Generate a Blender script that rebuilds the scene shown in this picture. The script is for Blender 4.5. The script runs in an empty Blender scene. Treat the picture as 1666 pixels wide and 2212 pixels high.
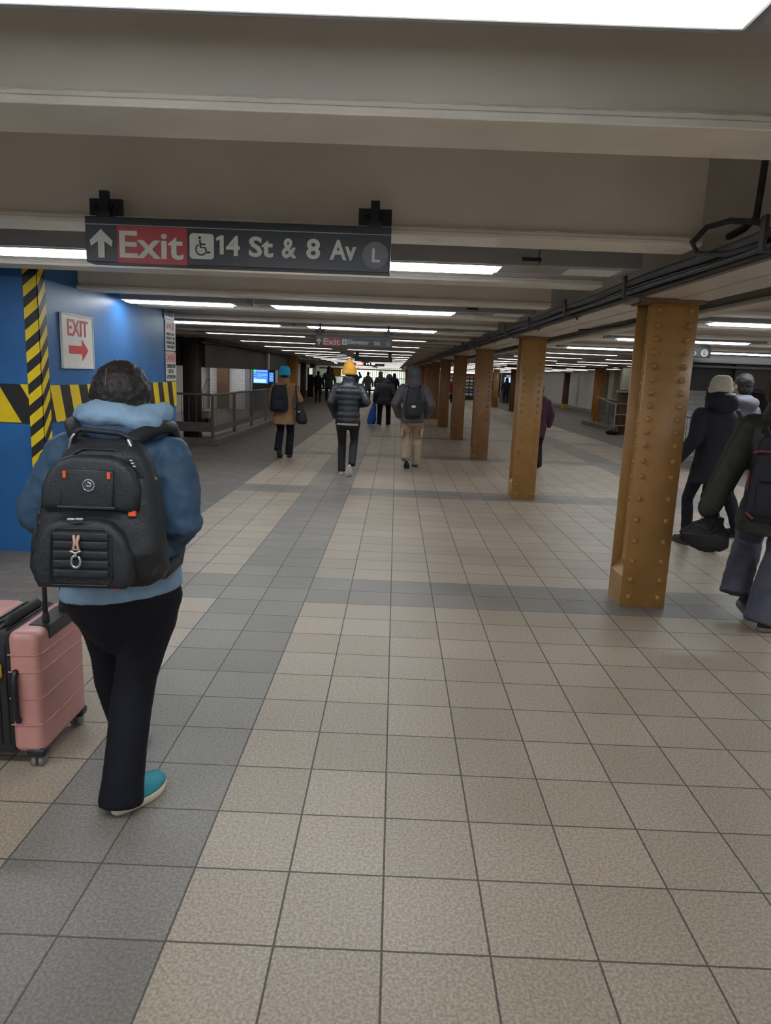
import bpy, bmesh, math, random
from mathutils import Vector, Matrix, Quaternion, noise
random.seed(7)
S = bpy.context.scene
COL = S.collection
T = 0.3048                       # one floor tile, 12 inches

# ------------------------------------------------------------------ camera
cam = bpy.data.cameras.new('camera'); camo = bpy.data.objects.new('camera', cam); COL.objects.link(camo)
pitch, yaw, roll = 0.190274529, 0.00790574604, 0.0397759150
cy, sy = math.cos(yaw), math.sin(yaw)
F = Vector((-sy*math.cos(pitch), cy*math.cos(pitch), -math.sin(pitch)))
R0 = Vector((cy, sy, 0)); U0 = R0.cross(F)
R = R0*math.cos(roll) + U0*math.sin(roll); U = U0*math.cos(roll) - R0*math.sin(roll)
M = Matrix((R, U, -F)).transposed().to_4x4(); M.translation = Vector((-0.02455, -1.72204, 1.58622))
camo.matrix_world = M
cam.sensor_fit = 'HORIZONTAL'; cam.sensor_width = 36; cam.lens = 1532.495*36/1666
cam.clip_start = 0.05; cam.clip_end = 300
S.camera = camo

# ------------------------------------------------------------------ world, exposure
w = bpy.data.worlds.new('world'); S.world = w; w.use_nodes = True
w.node_tree.nodes['Background'].inputs[0].default_value = (0.75, 0.8, 1, 1)
w.node_tree.nodes['Background'].inputs[1].default_value = 0.02
S.view_settings.view_transform = 'Standard'; S.view_settings.look = 'None'
S.view_settings.gamma = 1; S.view_settings.use_curve_mapping = False
S.view_settings.exposure = -0.1
LAMP = 20.0                       # strength of the fluorescent diffusers

# ------------------------------------------------------------------ helpers
def tag(o, label=None, cat=None, group=None, kind=None):
    if label: o['label'] = label
    if cat: o['category'] = cat
    if group: o['group'] = group
    if kind: o['kind'] = kind
    return o
def empty(name, loc=(0,0,0), label=None, cat=None, group=None, rz=0):
    o = bpy.data.objects.new(name, None); COL.objects.link(o); o.location = loc; o.rotation_euler.z = rz
    o.empty_display_size = .1
    return tag(o, label, cat, group)
def link(name, me, mat=None, parent=None, loc=None):
    o = bpy.data.objects.new(name, me); COL.objects.link(o)
    if mat: me.materials.clear(); me.materials.append(mat)
    if parent: o.parent = parent
    if loc: o.location = loc
    return o
def build(name, bm, mat=None, parent=None, smooth=False, loc=None):
    me = bpy.data.meshes.new(name)
    bmesh.ops.recalc_face_normals(bm, faces=bm.faces)
    bm.to_mesh(me); bm.free()
    if smooth:
        for p in me.polygons: p.use_smooth = True
    return link(name, me, mat, parent, loc)
def box(bm, x0, x1, y0, y1, z0, z1, bev=0, seg=2):
    r = bmesh.ops.create_cube(bm, size=1)
    vs = r['verts']
    for v in vs:
        v.co = Vector((x0+(v.co.x+.5)*(x1-x0), y0+(v.co.y+.5)*(y1-y0), z0+(v.co.z+.5)*(z1-z0)))
    if bev:
        es = list({e for v in vs for e in v.link_edges})
        bmesh.ops.bevel(bm, geom=es, offset=bev, segments=seg, affect='EDGES', profile=.5)
def Box(name, c, mat, parent=None, bev=0, smooth=False):
    bm = bmesh.new(); box(bm, *c, bev=bev); return build(name, bm, mat, parent, smooth)
def frame_of(d, prev=None):
    d = d.normalized()
    if prev is None:
        a = Vector((0,0,1)) if abs(d.z) < .9 else Vector((1,0,0))
        s = d.cross(a).normalized()
    else:
        s = (prev - d*prev.dot(d))
        s = s.normalized() if s.length > 1e-6 else d.orthogonal().normalized()
    return s, d.cross(s).normalized()
def tube(bm, pts, r, n=10, caps=True, flat=1.0):
    """tapered round tube through pts = [(x,y,z[,r])], rounded ends"""
    P = [Vector(p[:3]) for p in pts]; RR = [p[3] if len(p) > 3 else r for p in pts]
    rings = []; prev = None
    for i, p in enumerate(P):
        a = P[max(i-1,0)]; b = P[min(i+1,len(P)-1)]
        s, t = frame_of(b-a, prev); prev = s
        d = (b-a).normalized()
        ex = [(p, RR[i])]
        if caps and i == 0: ex = [(p-d*RR[i]*.95, RR[i]*.3), (p-d*RR[i]*.65, RR[i]*.76)] + ex
        if caps and i == len(P)-1: ex = ex + [(p+d*RR[i]*.65, RR[i]*.76), (p+d*RR[i]*.95, RR[i]*.3)]
        for q, rr in ex:
            rings.append([bm.verts.new(q + (s*math.cos(2*math.pi*k/n)*rr + t*math.sin(2*math.pi*k/n)*rr*flat)) for k in range(n)])
    for a, b in zip(rings, rings[1:]):
        for k in range(n): bm.faces.new((a[k], a[(k+1)%n], b[(k+1)%n], b[k]))
    bm.faces.new(rings[0][::-1]); bm.faces.new(rings[-1])
def loft(bm, rings, n=28, e=2.0, close=True):
    """stack of horizontal superellipses (cx, cy, z, rx, ry[, e])"""
    vs = []
    for rg in rings:
        cx, cy_, z, rx, ry = rg[:5]; ee = rg[5] if len(rg) > 5 else e; L = []
        for k in range(n):
            a = 2*math.pi*k/n; c, s = math.cos(a), math.sin(a)
            L.append(bm.verts.new((cx+rx*math.copysign(abs(c)**(2/ee), c), cy_+ry*math.copysign(abs(s)**(2/ee), s), z)))
        vs.append(L)
    for a, b in zip(vs, vs[1:]):
        for k in range(n): bm.faces.new((a[k], a[(k+1)%n], b[(k+1)%n], b[k]))
    if close: bm.faces.new(vs[0][::-1]); bm.faces.new(vs[-1])
def ell(bm, c, r, rot=None, u=20, v=14):
    g = bmesh.ops.create_uvsphere(bm, u_segments=u, v_segments=v, radius=1)
    m = Matrix.Translation(c) @ (rot or Matrix.Identity(4)) @ Matrix.Diagonal((r[0], r[1], r[2], 1))
    bmesh.ops.transform(bm, matrix=m, verts=g['verts'])
def poly(bm, pts, y0, y1, bev=0, seg=2):
    """polygon in x,z extruded from y0 to y1"""
    a = [bm.verts.new((p[0], y0, p[1])) for p in pts]; b = [bm.verts.new((p[0], y1, p[1])) for p in pts]
    fs = [bm.faces.new(a), bm.faces.new(b[::-1])]; n = len(pts)
    for k in range(n): fs.append(bm.faces.new((a[k], b[k], b[(k+1)%n], a[(k+1)%n])))
    if bev: bmesh.ops.bevel(bm, geom=list(fs[0].edges), offset=bev, segments=seg, affect='EDGES', profile=.5)
def rrect(cx, cz, w, h, r, n=6):
    out = []
    for sx, sz, a0 in ((1,1,0), (-1,1,90), (-1,-1,180), (1,-1,270)):
        for k in range(n+1):
            a = math.radians(a0+90*k/n)
            out.append((cx+sx*(w/2-r)+r*math.cos(a), cz+sz*(h/2-r)+r*math.sin(a)))
    return out
_texc = {}
def organic(name, bm, mat, parent=None, vox=.012, sm=6, wr=0, wrs=.08):
    """fuse the overlapping shells in bm into one continuous smooth surface (with cloth wrinkles wr)"""
    me = bpy.data.meshes.new('tmp'); bmesh.ops.recalc_face_normals(bm, faces=bm.faces); bm.to_mesh(me); bm.free()
    o = bpy.data.objects.new('tmp', me); COL.objects.link(o)
    m = o.modifiers.new('r', 'REMESH'); m.mode = 'VOXEL'; m.voxel_size = vox
    if sm: s = o.modifiers.new('s', 'SMOOTH'); s.factor = .5; s.iterations = sm
    if wr:
        k = round(wrs, 3)
        if k not in _texc:
            t = bpy.data.textures.new('fold', 'CLOUDS'); t.noise_scale = wrs; t.noise_depth = 2; _texc[k] = t
        d = o.modifiers.new('d', 'DISPLACE'); d.texture = _texc[k]; d.strength = wr; d.mid_level = .5
    dg = bpy.context.evaluated_depsgraph_get(); dg.update()
    out = bpy.data.meshes.new_from_object(o.evaluated_get(dg))
    bpy.data.objects.remove(o); bpy.data.meshes.remove(me)
    out.name = name
    for p in out.polygons: p.use_smooth = True
    return link(name, out, mat, parent)
def text(name, s, size, mat, parent, loc, bold=.0, rot=(math.pi/2,0,0), width=None, ext=.0015, align='LEFT', space=1.0, res=3):
    cu = bpy.data.curves.new('t', 'FONT'); cu.body = s; cu.size = size; cu.extrude = ext; cu.offset = bold
    cu.align_x = align; cu.space_character = space; cu.resolution_u = res
    o = bpy.data.objects.new('t', cu); COL.objects.link(o)
    dg = bpy.context.evaluated_depsgraph_get(); dg.update()
    me = bpy.data.meshes.new_from_object(o.evaluated_get(dg)); bpy.data.objects.remove(o)
    if width:
        xs = [v.co.x for v in me.vertices]; k = width/(max(xs)-min(xs)); x0 = min(xs) if align == 'LEFT' else 0
        for v in me.vertices: v.co.x = (v.co.x-x0)*k
    m = Matrix.LocRotScale(Vector(loc), __import__('mathutils').Euler(rot), None)
    me.transform(m); me.name = name
    return link(name, me, mat, parent)
def copy_tree(o, parent=None):
    c = o.copy(); COL.objects.link(c); c.parent = parent
    for ch in o.children: copy_tree(ch, c)
    return c

# ------------------------------------------------------------------ materials
def nodes(name):
    m = bpy.data.materials.new(name); m.use_nodes = True
    nt = m.node_tree; return m, nt, nt.nodes['Principled BSDF']
def mat(name, col, rough=.6, metal=0, var=.12, scale=8, bump=.0, bscale=60, spec=.5, emit=None, es=0, sheen=0, detail=3):
    m, nt, b = nodes(name); N = nt.nodes; Lk = nt.links
    b.inputs['Roughness'].default_value = rough; b.inputs['Metallic'].default_value = metal
    b.inputs['Specular IOR Level'].default_value = spec
    if sheen: b.inputs['Sheen Weight'].default_value = sheen
    tc = N.new('ShaderNodeTexCoord')
    nz = N.new('ShaderNodeTexNoise'); nz.inputs['Scale'].default_value = scale; nz.inputs['Detail'].default_value = detail
    Lk.new(tc.outputs['Object'], nz.inputs['Vector'])
    r = N.new('ShaderNodeValToRGB'); r.color_ramp.elements[0].position = .3; r.color_ramp.elements[1].position = .7
    r.color_ramp.elements[0].color = (*[c*(1-var) for c in col], 1); r.color_ramp.elements[1].color = (*[min(1,c*(1+var)) for c in col], 1)
    Lk.new(nz.outputs['Fac'], r.inputs['Fac']); Lk.new(r.outputs['Color'], b.inputs['Base Color'])
    if bump:
        n2 = N.new('ShaderNodeTexNoise'); n2.inputs['Scale'].default_value = bscale; n2.inputs['Detail'].default_value = 4
        Lk.new(tc.outputs['Object'], n2.inputs['Vector'])
        bp = N.new('ShaderNodeBump'); bp.inputs['Strength'].default_value = bump; bp.inputs['Distance'].default_value = .01
        Lk.new(n2.outputs['Fac'], bp.inputs['Height']); Lk.new(bp.outputs['Normal'], b.inputs['Normal'])
    if emit: b.inputs['Emission Color'].default_value = (*emit, 1); b.inputs['Emission Strength'].default_value = es
    return m
def fabric(name, col, rough=.85, bump=.35, bscale=25, var=.15): return mat(name, col, rough, 0, var, 10, bump, bscale, .3)
def stripes(name, ax, az, period, off=0, c1=(.88,.62,.01), c2=(.022,.02,.02)):
    m, nt, b = nodes(name); N = nt.nodes; Lk = nt.links; b.inputs['Roughness'].default_value = .45
    tc = N.new('ShaderNodeTexCoord'); d = N.new('ShaderNodeVectorMath'); d.operation = 'DOT_PRODUCT'
    Lk.new(tc.outputs['Object'], d.inputs[0]); d.inputs[1].default_value = (ax[0]/period, ax[1]/period, az/period)
    a = N.new('ShaderNodeMath'); a.operation = 'ADD'; a.inputs[1].default_value = off+50; Lk.new(d.outputs['Value'], a.inputs[0])
    f = N.new('ShaderNodeMath'); f.operation = 'FRACT'; Lk.new(a.outputs[0], f.inputs[0])
    g = N.new('ShaderNodeMath'); g.operation = 'GREATER_THAN'; g.inputs[1].default_value = .5; Lk.new(f.outputs[0], g.inputs[0])
    nz = N.new('ShaderNodeTexNoise'); nz.inputs['Scale'].default_value = 9; Lk.new(tc.outputs['Object'], nz.inputs['Vector'])
    mx = N.new('ShaderNodeMix'); mx.data_type = 'RGBA'; mx.inputs['A'].default_value = (*c1,1); mx.inputs['B'].default_value = (*c2,1)
    Lk.new(g.outputs[0], mx.inputs['Factor'])
    m2 = N.new('ShaderNodeMix'); m2.data_type = 'RGBA'; m2.blend_type = 'MULTIPLY'; m2.inputs['Factor'].default_value = .25
    Lk.new(mx.outputs['Result'], m2.inputs['A']); Lk.new(nz.outputs['Fac'], m2.inputs['B']); Lk.new(m2.outputs['Result'], b.inputs['Base Color'])
    return m
def floor_material():
    m, nt, b = nodes('terrazzo_floor_tiles'); N = nt.nodes; Lk = nt.links
    def mth(op, a, c=None, d=None):
        n = N.new('ShaderNodeMath'); n.operation = op
        for i, v in enumerate((a, c, d)):
            if v is None: continue
            if isinstance(v, (int, float)): n.inputs[i].default_value = v
            else: Lk.new(v, n.inputs[i])
        return n.outputs[0]
    tc = N.new('ShaderNodeTexCoord'); sp = N.new('ShaderNodeSeparateXYZ'); Lk.new(tc.outputs['Object'], sp.inputs[0])
    X = mth('DIVIDE', sp.outputs['X'], T); Y = mth('DIVIDE', sp.outputs['Y'], T)
    ix = mth('FLOOR', X); iy = mth('FLOOR', Y); fx = mth('FRACT', X); fy = mth('FRACT', Y)
    def between(v, a, c): return mth('MULTIPLY', mth('GREATER_THAN', v, a), mth('LESS_THAN', v, c))
    # dark bands: two tiles wide, along the hall at i=-4,-3 and 13,14; across it at every column line
    d1 = between(X, -4, -2); d2 = between(X, 13, 15)
    jm = mth('MODULO', mth('ADD', Y, 150-10), 15); d3 = between(jm, 0, 2)
    band = mth('MAXIMUM', mth('MAXIMUM', d1, d2), d3)
    side = mth('MAXIMUM', mth('LESS_THAN', X, -7), mth('GREATER_THAN', X, 19))
    # grout
    def near(f): return mth('MAXIMUM', mth('LESS_THAN', f, .011), mth('GREATER_THAN', f, .989))
    grout = mth('MAXIMUM', near(fx), near(fy))
    # side paving: small brick-like pavers
    br = N.new('ShaderNodeTexBrick'); Lk.new(tc.outputs['Object'], br.inputs['Vector'])
    br.inputs['Scale'].default_value = 1; br.inputs['Brick Width'].default_value = .2; br.inputs['Row Height'].default_value = .1
    br.inputs['Mortar Size'].default_value = .004; br.inputs['Mortar Smooth'].default_value = .5
    br.inputs['Color1'].default_value = (.165,.145,.13,1); br.inputs['Color2'].default_value = (.21,.185,.168,1); br.inputs['Mortar'].default_value = (.10,.09,.08,1)
    wn = N.new('ShaderNodeTexWhiteNoise'); cb = N.new('ShaderNodeCombineXYZ'); Lk.new(ix, cb.inputs[0]); Lk.new(iy, cb.inputs[1]); Lk.new(cb.outputs[0], wn.inputs['Vector'])
    def ramp(a, c, fac):
        r = N.new('ShaderNodeValToRGB'); r.color_ramp.elements[0].color = (*a,1); r.color_ramp.elements[1].color = (*c,1); Lk.new(fac, r.inputs[0]); return r.outputs[0]
    light = ramp((.385,.315,.243), (.46,.378,.298), wn.outputs['Value'])
    dark = ramp((.215,.195,.172), (.27,.243,.218), wn.outputs['Value'])
    def mix(a, c, f, mode='MIX'):
        n = N.new('ShaderNodeMix'); n.data_type = 'RGBA'; n.blend_type = mode
        for v, s in ((a,'A'),(c,'B'),(f,'Factor')):
            if isinstance(v, tuple): n.inputs[s].default_value = v
            elif isinstance(v, (int,float)): n.inputs[s].default_value = v
            else: Lk.new(v, n.inputs[s])
        return n.outputs['Result']
    c = mix(light, dark, band)
    c = mix(c, (.105,.09,.075,1), grout)
    c = mix(c, br.outputs['Color'], side)
    # speckle and grime
    nz = N.new('ShaderNodeTexNoise'); nz.inputs['Scale'].default_value = 105; nz.inputs['Detail'].default_value = 3; Lk.new(tc.outputs['Object'], nz.inputs['Vector'])
    c = mix(c, ramp((.50,.49,.47), (1.12,1.12,1.12), mth('MULTIPLY', mth('SUBTRACT', nz.outputs['Fac'], .38), 4.0)), .62, 'MULTIPLY')
    gz = N.new('ShaderNodeTexNoise'); gz.inputs['Scale'].default_value = 2.2; gz.inputs['Detail'].default_value = 4; Lk.new(tc.outputs['Object'], gz.inputs['Vector'])
    c = mix(c, ramp((.82,.8,.78), (1,1,1), gz.outputs['Fac']), .8, 'MULTIPLY')
    Lk.new(c, b.inputs['Base Color'])
    rr = mth('ADD', mth('MULTIPLY', gz.outputs['Fac'], .3), .27); rr = mth('ADD', rr, mth('MULTIPLY', grout, .3)); rr = mth('ADD', rr, mth('MULTIPLY', side, .2)); Lk.new(rr, b.inputs['Roughness'])
    b.inputs['Specular IOR Level'].default_value = .55
    h = mth('SUBTRACT', mth('MULTIPLY', nz.outputs['Fac'], .5), mth('MULTIPLY', grout, 1.0))
    bp = N.new('ShaderNodeBump'); bp.inputs['Strength'].default_value = .35; bp.inputs['Distance'].default_value = .004
    Lk.new(h, bp.inputs['Height']); Lk.new(bp.outputs['Normal'], b.inputs['Normal'])
    return m
def tile_wall_material():
    m, nt, b = nodes('white_wall_tiles'); N = nt.nodes; Lk = nt.links
    tc = N.new('ShaderNodeTexCoord'); mp = N.new('ShaderNodeMapping'); mp.inputs['Rotation'].default_value = (math.pi/2, 0, 0)
    sp = N.new('ShaderNodeSeparateXYZ'); Lk.new(tc.outputs['Object'], sp.inputs[0])
    ad = N.new('ShaderNodeMath'); Lk.new(sp.outputs['X'], ad.inputs[0]); Lk.new(sp.outputs['Y'], ad.inputs[1])
    cb = N.new('ShaderNodeCombineXYZ'); Lk.new(ad.outputs[0], cb.inputs[0]); Lk.new(sp.outputs['Z'], cb.inputs[1])
    br = N.new('ShaderNodeTexBrick'); Lk.new(cb.outputs[0], br.inputs['Vector']); br.inputs['Scale'].default_value = 1
    br.inputs['Brick Width'].default_value = .22; br.inputs['Row Height'].default_value = .11; br.inputs['Mortar Size'].default_value = .004
    br.inputs['Color1'].default_value = (.80,.76,.72,1); br.inputs['Color2'].default_value = (.74,.70,.67,1); br.inputs['Mortar'].default_value = (.36,.33,.31,1)
    Lk.new(br.outputs['Color'], b.inputs['Base Color']); b.inputs['Roughness'].default_value = .3
    return m
M_floor = floor_material(); M_tile = tile_wall_material()
M_ceil = mat('ceiling_plaster', (.74,.70,.66), .7, var=.1, scale=2, bump=.15, bscale=6)
M_beam = mat('beam_paint', (.76,.70,.61), .38, var=.09, scale=3, bump=.25, bscale=14)
M_beamface = mat('beam_web_plaster', (.74,.68,.60), .6, var=.08, scale=1.5, bump=.2, bscale=8)
M_girder = mat('girder_paint', (.70,.62,.52), .35, var=.14, scale=2.5, bump=.25, bscale=10)
M_grey = mat('grey_metal', (.30,.30,.31), .4, .2, var=.06, scale=3)
M_white = mat('white_metal', (.6,.6,.58), .4, 0, var=.05)
M_dark = mat('dark_cable', (.03,.03,.034), .5, var=.3, scale=20)
M_dust = mat('dusty_conduit', (.055,.05,.05), .6, var=.35, scale=15)
M_blue = mat('blue_plywood_paint', (.022,.125,.33), .42, var=.16, scale=2.2, bump=.1, bscale=5)
M_ochre = mat('ochre_column_paint', (.33,.17,.048), .38, var=.12, scale=5, bump=.25, bscale=18)
M_brown = mat('brown_column_paint', (.15,.072,.036), .45, var=.15, scale=5, bump=.2, bscale=18)
M_dkbrown = mat('dark_brown_paint', (.035,.022,.017), .5, var=.2, scale=4, bump=.15, bscale=10)
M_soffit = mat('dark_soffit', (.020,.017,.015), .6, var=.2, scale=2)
M_rail = mat('grey_rail_steel', (.17,.155,.14), .45, .3, var=.1)
M_conc = mat('concrete_curb', (.16,.145,.13), .8, var=.2, scale=8, bump=.3, bscale=30)
M_black = mat('black_enamel', (.012,.013,.016), .35, var=.2)
M_signblk = mat('sign_black', (.020,.024,.032), .3, var=.1)
M_signred = mat('sign_red', (.42,.035,.04), .35, var=.05)
M_signtxt = mat('sign_lettering', (.62,.62,.56), .4, var=.03)
M_signgrey = mat('sign_bullet_grey', (.16,.16,.19), .4, var=.03)
M_paper = mat('white_sign_face', (.70,.66,.60), .4, var=.04)
M_redink = mat('red_ink', (.60,.03,.03), .4, var=.03)
M_pinkink = mat('faded_red_ink', (.55,.16,.15), .5, var=.05)
M_blkink = mat('black_ink', (.03,.03,.03), .5, var=.03)
def emis(name, col, s):
    m, nt, b = nodes(name); b.inputs['Base Color'].default_value = (*col,1); b.inputs['Roughness'].default_value = .3
    b.inputs['Emission Color'].default_value = (*col,1); b.inputs['Emission Strength'].default_value = s; return m
M_lamp = emis('fluorescent_diffuser', (.88,.945,1.0), LAMP)
M_litred = emis('lit_sign_red', (.9,.05,.03), 1.6)
M_littxt = emis('lit_sign_text', (1,1,.85), 1.6)
M_screen = emis('screen_blue', (.04,.18,.75), 1.3)
M_screen2 = emis('screen_light', (.35,.6,1), 1.6)
M_screen3 = emis('screen_green', (.05,.8,.3), 1.3)

# ------------------------------------------------------------------ structure
bm = bmesh.new(); box(bm, -14, 16, -12, 72, -.1, 0)
f = tag(build('floor', bm, M_floor), kind='structure')
bm = bmesh.new(); box(bm, -14, 16, -12, 72, 2.75, 2.95)
tag(build('ceiling', bm, M_ceil), kind='structure')
tag(Box('wall_back', (-14,16,72,72.2,0,2.75), M_tile), kind='structure')
tag(Box('wall_behind', (-14,16,-12.2,-12,0,2.75), M_tile), kind='structure')
tag(Box('wall_left', (-8.2,-8,-12,72,0,2.75), M_tile), kind='structure')
tag(Box('wall_right', (11.0,11.2,-12,72,0,2.75), M_tile), kind='structure')
tag(Box('baseboard_right', (10.96,11.0,-12,72,0,.16), M_grey), kind='structure')

COLX = lambda y: 1.83-.0155*(y-3.4)
# girder over the column row: an empty turned a touch off the tile grid
# transverse beams between the columns, both sides of the girder
def beam_mesh(x0, x1, name, parent):
    bm = bmesh.new(); box(bm, x0, x1, -.12, .12, 2.23, 2.252, bev=.004); box(bm, x0, x1, -.12, .12, 2.252, 2.262)
    n = max(2, int((x1-x0)/.03))
    # rough weld bead along the near flange edge
    tube(bm, [(x0+(x1-x0)*k/n, -.112, 2.262+.004*noise.noise(Vector((k*.7, x0, 1)))*1.6, .008+.004*noise.noise(Vector((k*.5, 3, x0)))) for k in range(n+1)], .008, n=6)
    fl = build('bottom_flange', bm, M_beam, parent)
    bm = bmesh.new(); box(bm, x0, x1, -.09, .09, 2.255, 2.75); build('web', bm, M_beamface, parent)
first = None
beams = []
special = {-1: 'cream ceiling beam just this side of the nearest glaring light', 0: 'cream ceiling beam just beyond the glaring light at the top',
           1: 'cream ceiling beam that carries the black Exit 14 St & 8 Av sign', 2: 'cream ceiling beam right behind the Exit 14 St & 8 Av sign and its lights',
           3: 'cream ceiling beam that runs into the blue enclosure beside its lamp glow', 4: 'cream ceiling beam ending at the far half of the blue enclosure'}
for k in range(-1, 45):
    yb = .352+1.524*k
    L0 = -2.92 if (3 <= k <= 4) else -7.9
    if k in (3, 4) or first is None or k == 5:
        e = empty('ceiling_beam', (0, yb, 0)); beam_mesh(L0, 1.34+.015*0, 'b', e)
        if k == 5 or first is None: first = e
    else:
        e = copy_tree(first); e.location = (0, yb, 0)
    e.location.x = -.0155*(yb-3.4)
    tag(e, special.get(k, 'cream painted ceiling beam in the run beyond the blue enclosure, left of the columns'), 'beam', 'ceiling beams over the main passage')
    if k >= 5: pass
firstR = None
for k in range(0, 45):
    yb = .352+1.524*k
    if firstR is None:
        e = empty('ceiling_beam', (0, yb, 0)); beam_mesh(2.58, 10.95, 'b', e); firstR = e
    else: e = copy_tree(firstR); e.location = (0, yb, 0)
    tag(e, 'cream painted ceiling beam over the side hall right of the columns', 'beam', 'ceiling beams over the right hall')

g = empty('ceiling_girder', (1.83, 3.4, 0), 'long cream riveted girder running over the heads of the ochre columns', 'girder', rz=.0155)
bm = bmesh.new()
box(bm, -.27, .0, -7, 66, 2.166, 2.2, bev=.004); box(bm, .004, .22, -7, 66, 2.16, 2.2, bev=.004)
build('bottom_plate', bm, M_girder, g)
bm = bmesh.new(); box(bm, -.16, .14, -7, 66, 2.2, 2.75); build('web', bm, M_beamface, g)
bm = bmesh.new(); box(bm, -.34, -.275, -7, 66, 2.19, 2.2); box(bm, -.345,-.335,-7,66,2.19,2.235); build('side_angle', bm, M_beam, g)
bm = bmesh.new(); box(bm, .60, .76, -7, 66, 2.17, 2.21, bev=.01); box(bm, .66, .70, -7, 66, 2.2, 2.75); build('side_plate', bm, M_girder, g)
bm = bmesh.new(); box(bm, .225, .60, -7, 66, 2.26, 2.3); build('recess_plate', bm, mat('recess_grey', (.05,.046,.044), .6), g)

# cable run along the girder's left edge
def run(name, mt, x, z, r, label, wob=.006, seed=0):
    bm = bmesh.new(); pts = []
    y = -5.5
    while y < 66:
        pts.append((1.83+x-.0155*(y-3.4)+wob*noise.noise(Vector((y*.8, seed, 0))), y, z+wob*noise.noise(Vector((y*.9, seed, 5)))))
        y += .35
    tube(bm, pts, r, n=8); return tag(build(name, bm, mt, smooth=True), label, 'cable')
run('power_cable', M_dark, -.36, 2.150, .017, 'thick black cable lowest in the bundle beside the column girder', seed=1)
run('power_cable', M_dark, -.40, 2.178, .019, 'black cable in the middle of the bundle beside the column girder', .012, seed=2)
run('power_cable', M_dust, -.445, 2.20, .021, 'dusty grey cable on the outer left side of the girder bundle', .015, seed=3)
run('steel_conduit', mat('conduit_steel', (.22,.2,.19), .4, .5), -.30, 2.150, .013, 'thin steel conduit hugging the left edge of the column girder', .002, seed=4)
run('power_cable', M_dark, -.425, 2.155, .014, 'thin black cable hanging lowest on the outer side of the girder bundle', .014, seed=8)
for i, y in enumerate([1.25, 2.9, 4.4, 5.9, 7.4, 8.9, 10.6, 12.2]):
    x = 1.83-.0155*(y-3.4)
    bm = bmesh.new(); box(bm, x-.475, x-.33, y-.015, y+.015, 2.122, 2.13, bev=.002); box(bm, x-.475, x-.46, y-.02, y+.02, 2.12, 2.26)
    tube(bm, [(x-.36,y,2.118),(x-.36,y,2.106)], .009, n=6)
    tag(build('cable_clamp', bm, M_dust), ['steel clamp on the girder cables nearest the viewer','steel clamp on the girder cables just before the nearest column',
        'steel clamp on the girder cables just past the nearest column','steel clamp midway between the first and second columns','steel clamp on the cables by the second column',
        'steel clamp on the cables just beyond the second column','steel clamp between the second and third columns','steel clamp on the cables by the third column'][i], 'clamp', 'clamps along the girder cables')
bm = bmesh.new(); tube(bm, [(1.60,1.745,2.75),(1.595,1.745,2.5),(1.59,1.745,2.36),(1.54,1.74,2.31),(1.47,1.73,2.27)], .016, n=8)
tag(build('steel_conduit', bm, M_dust, smooth=True), 'short vertical conduit dropping down the beam face at upper right', 'conduit')
bm = bmesh.new(); tube(bm, [(1.44,1.3,2.20),(1.46,1.42,2.27),(1.42,1.62,2.315),(1.36,1.72,2.305),(1.31,1.74,2.24),(1.33,1.72,2.19),(1.40,1.60,2.17),(1.43,1.3,2.165)], .013, n=8)
tag(build('power_cable', bm, M_dark, smooth=True), 'black cable looping up against the beam at upper right', 'cable')
bm = bmesh.new(); tube(bm, [(2.06,2.35,2.165),(2.10,2.3,2.15),(2.16,2.2,2.17),(2.2,2.0,2.24)], .012, n=8)
tag(build('flexible_conduit', bm, M_dark, smooth=True), 'short black flexible conduit poking from the girder at the right edge', 'conduit')
bm = bmesh.new(); tube(bm, [(1.95,6.3,2.15),(2.0,6.1,2.14),(2.08,5.2,2.13),(2.13,4.7,2.16),(2.16,4.3,2.2)], .014, n=8)
tag(build('flexible_conduit', bm, M_dark, smooth=True), 'sagging dark conduit under the girder between the first two columns', 'conduit')

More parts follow.
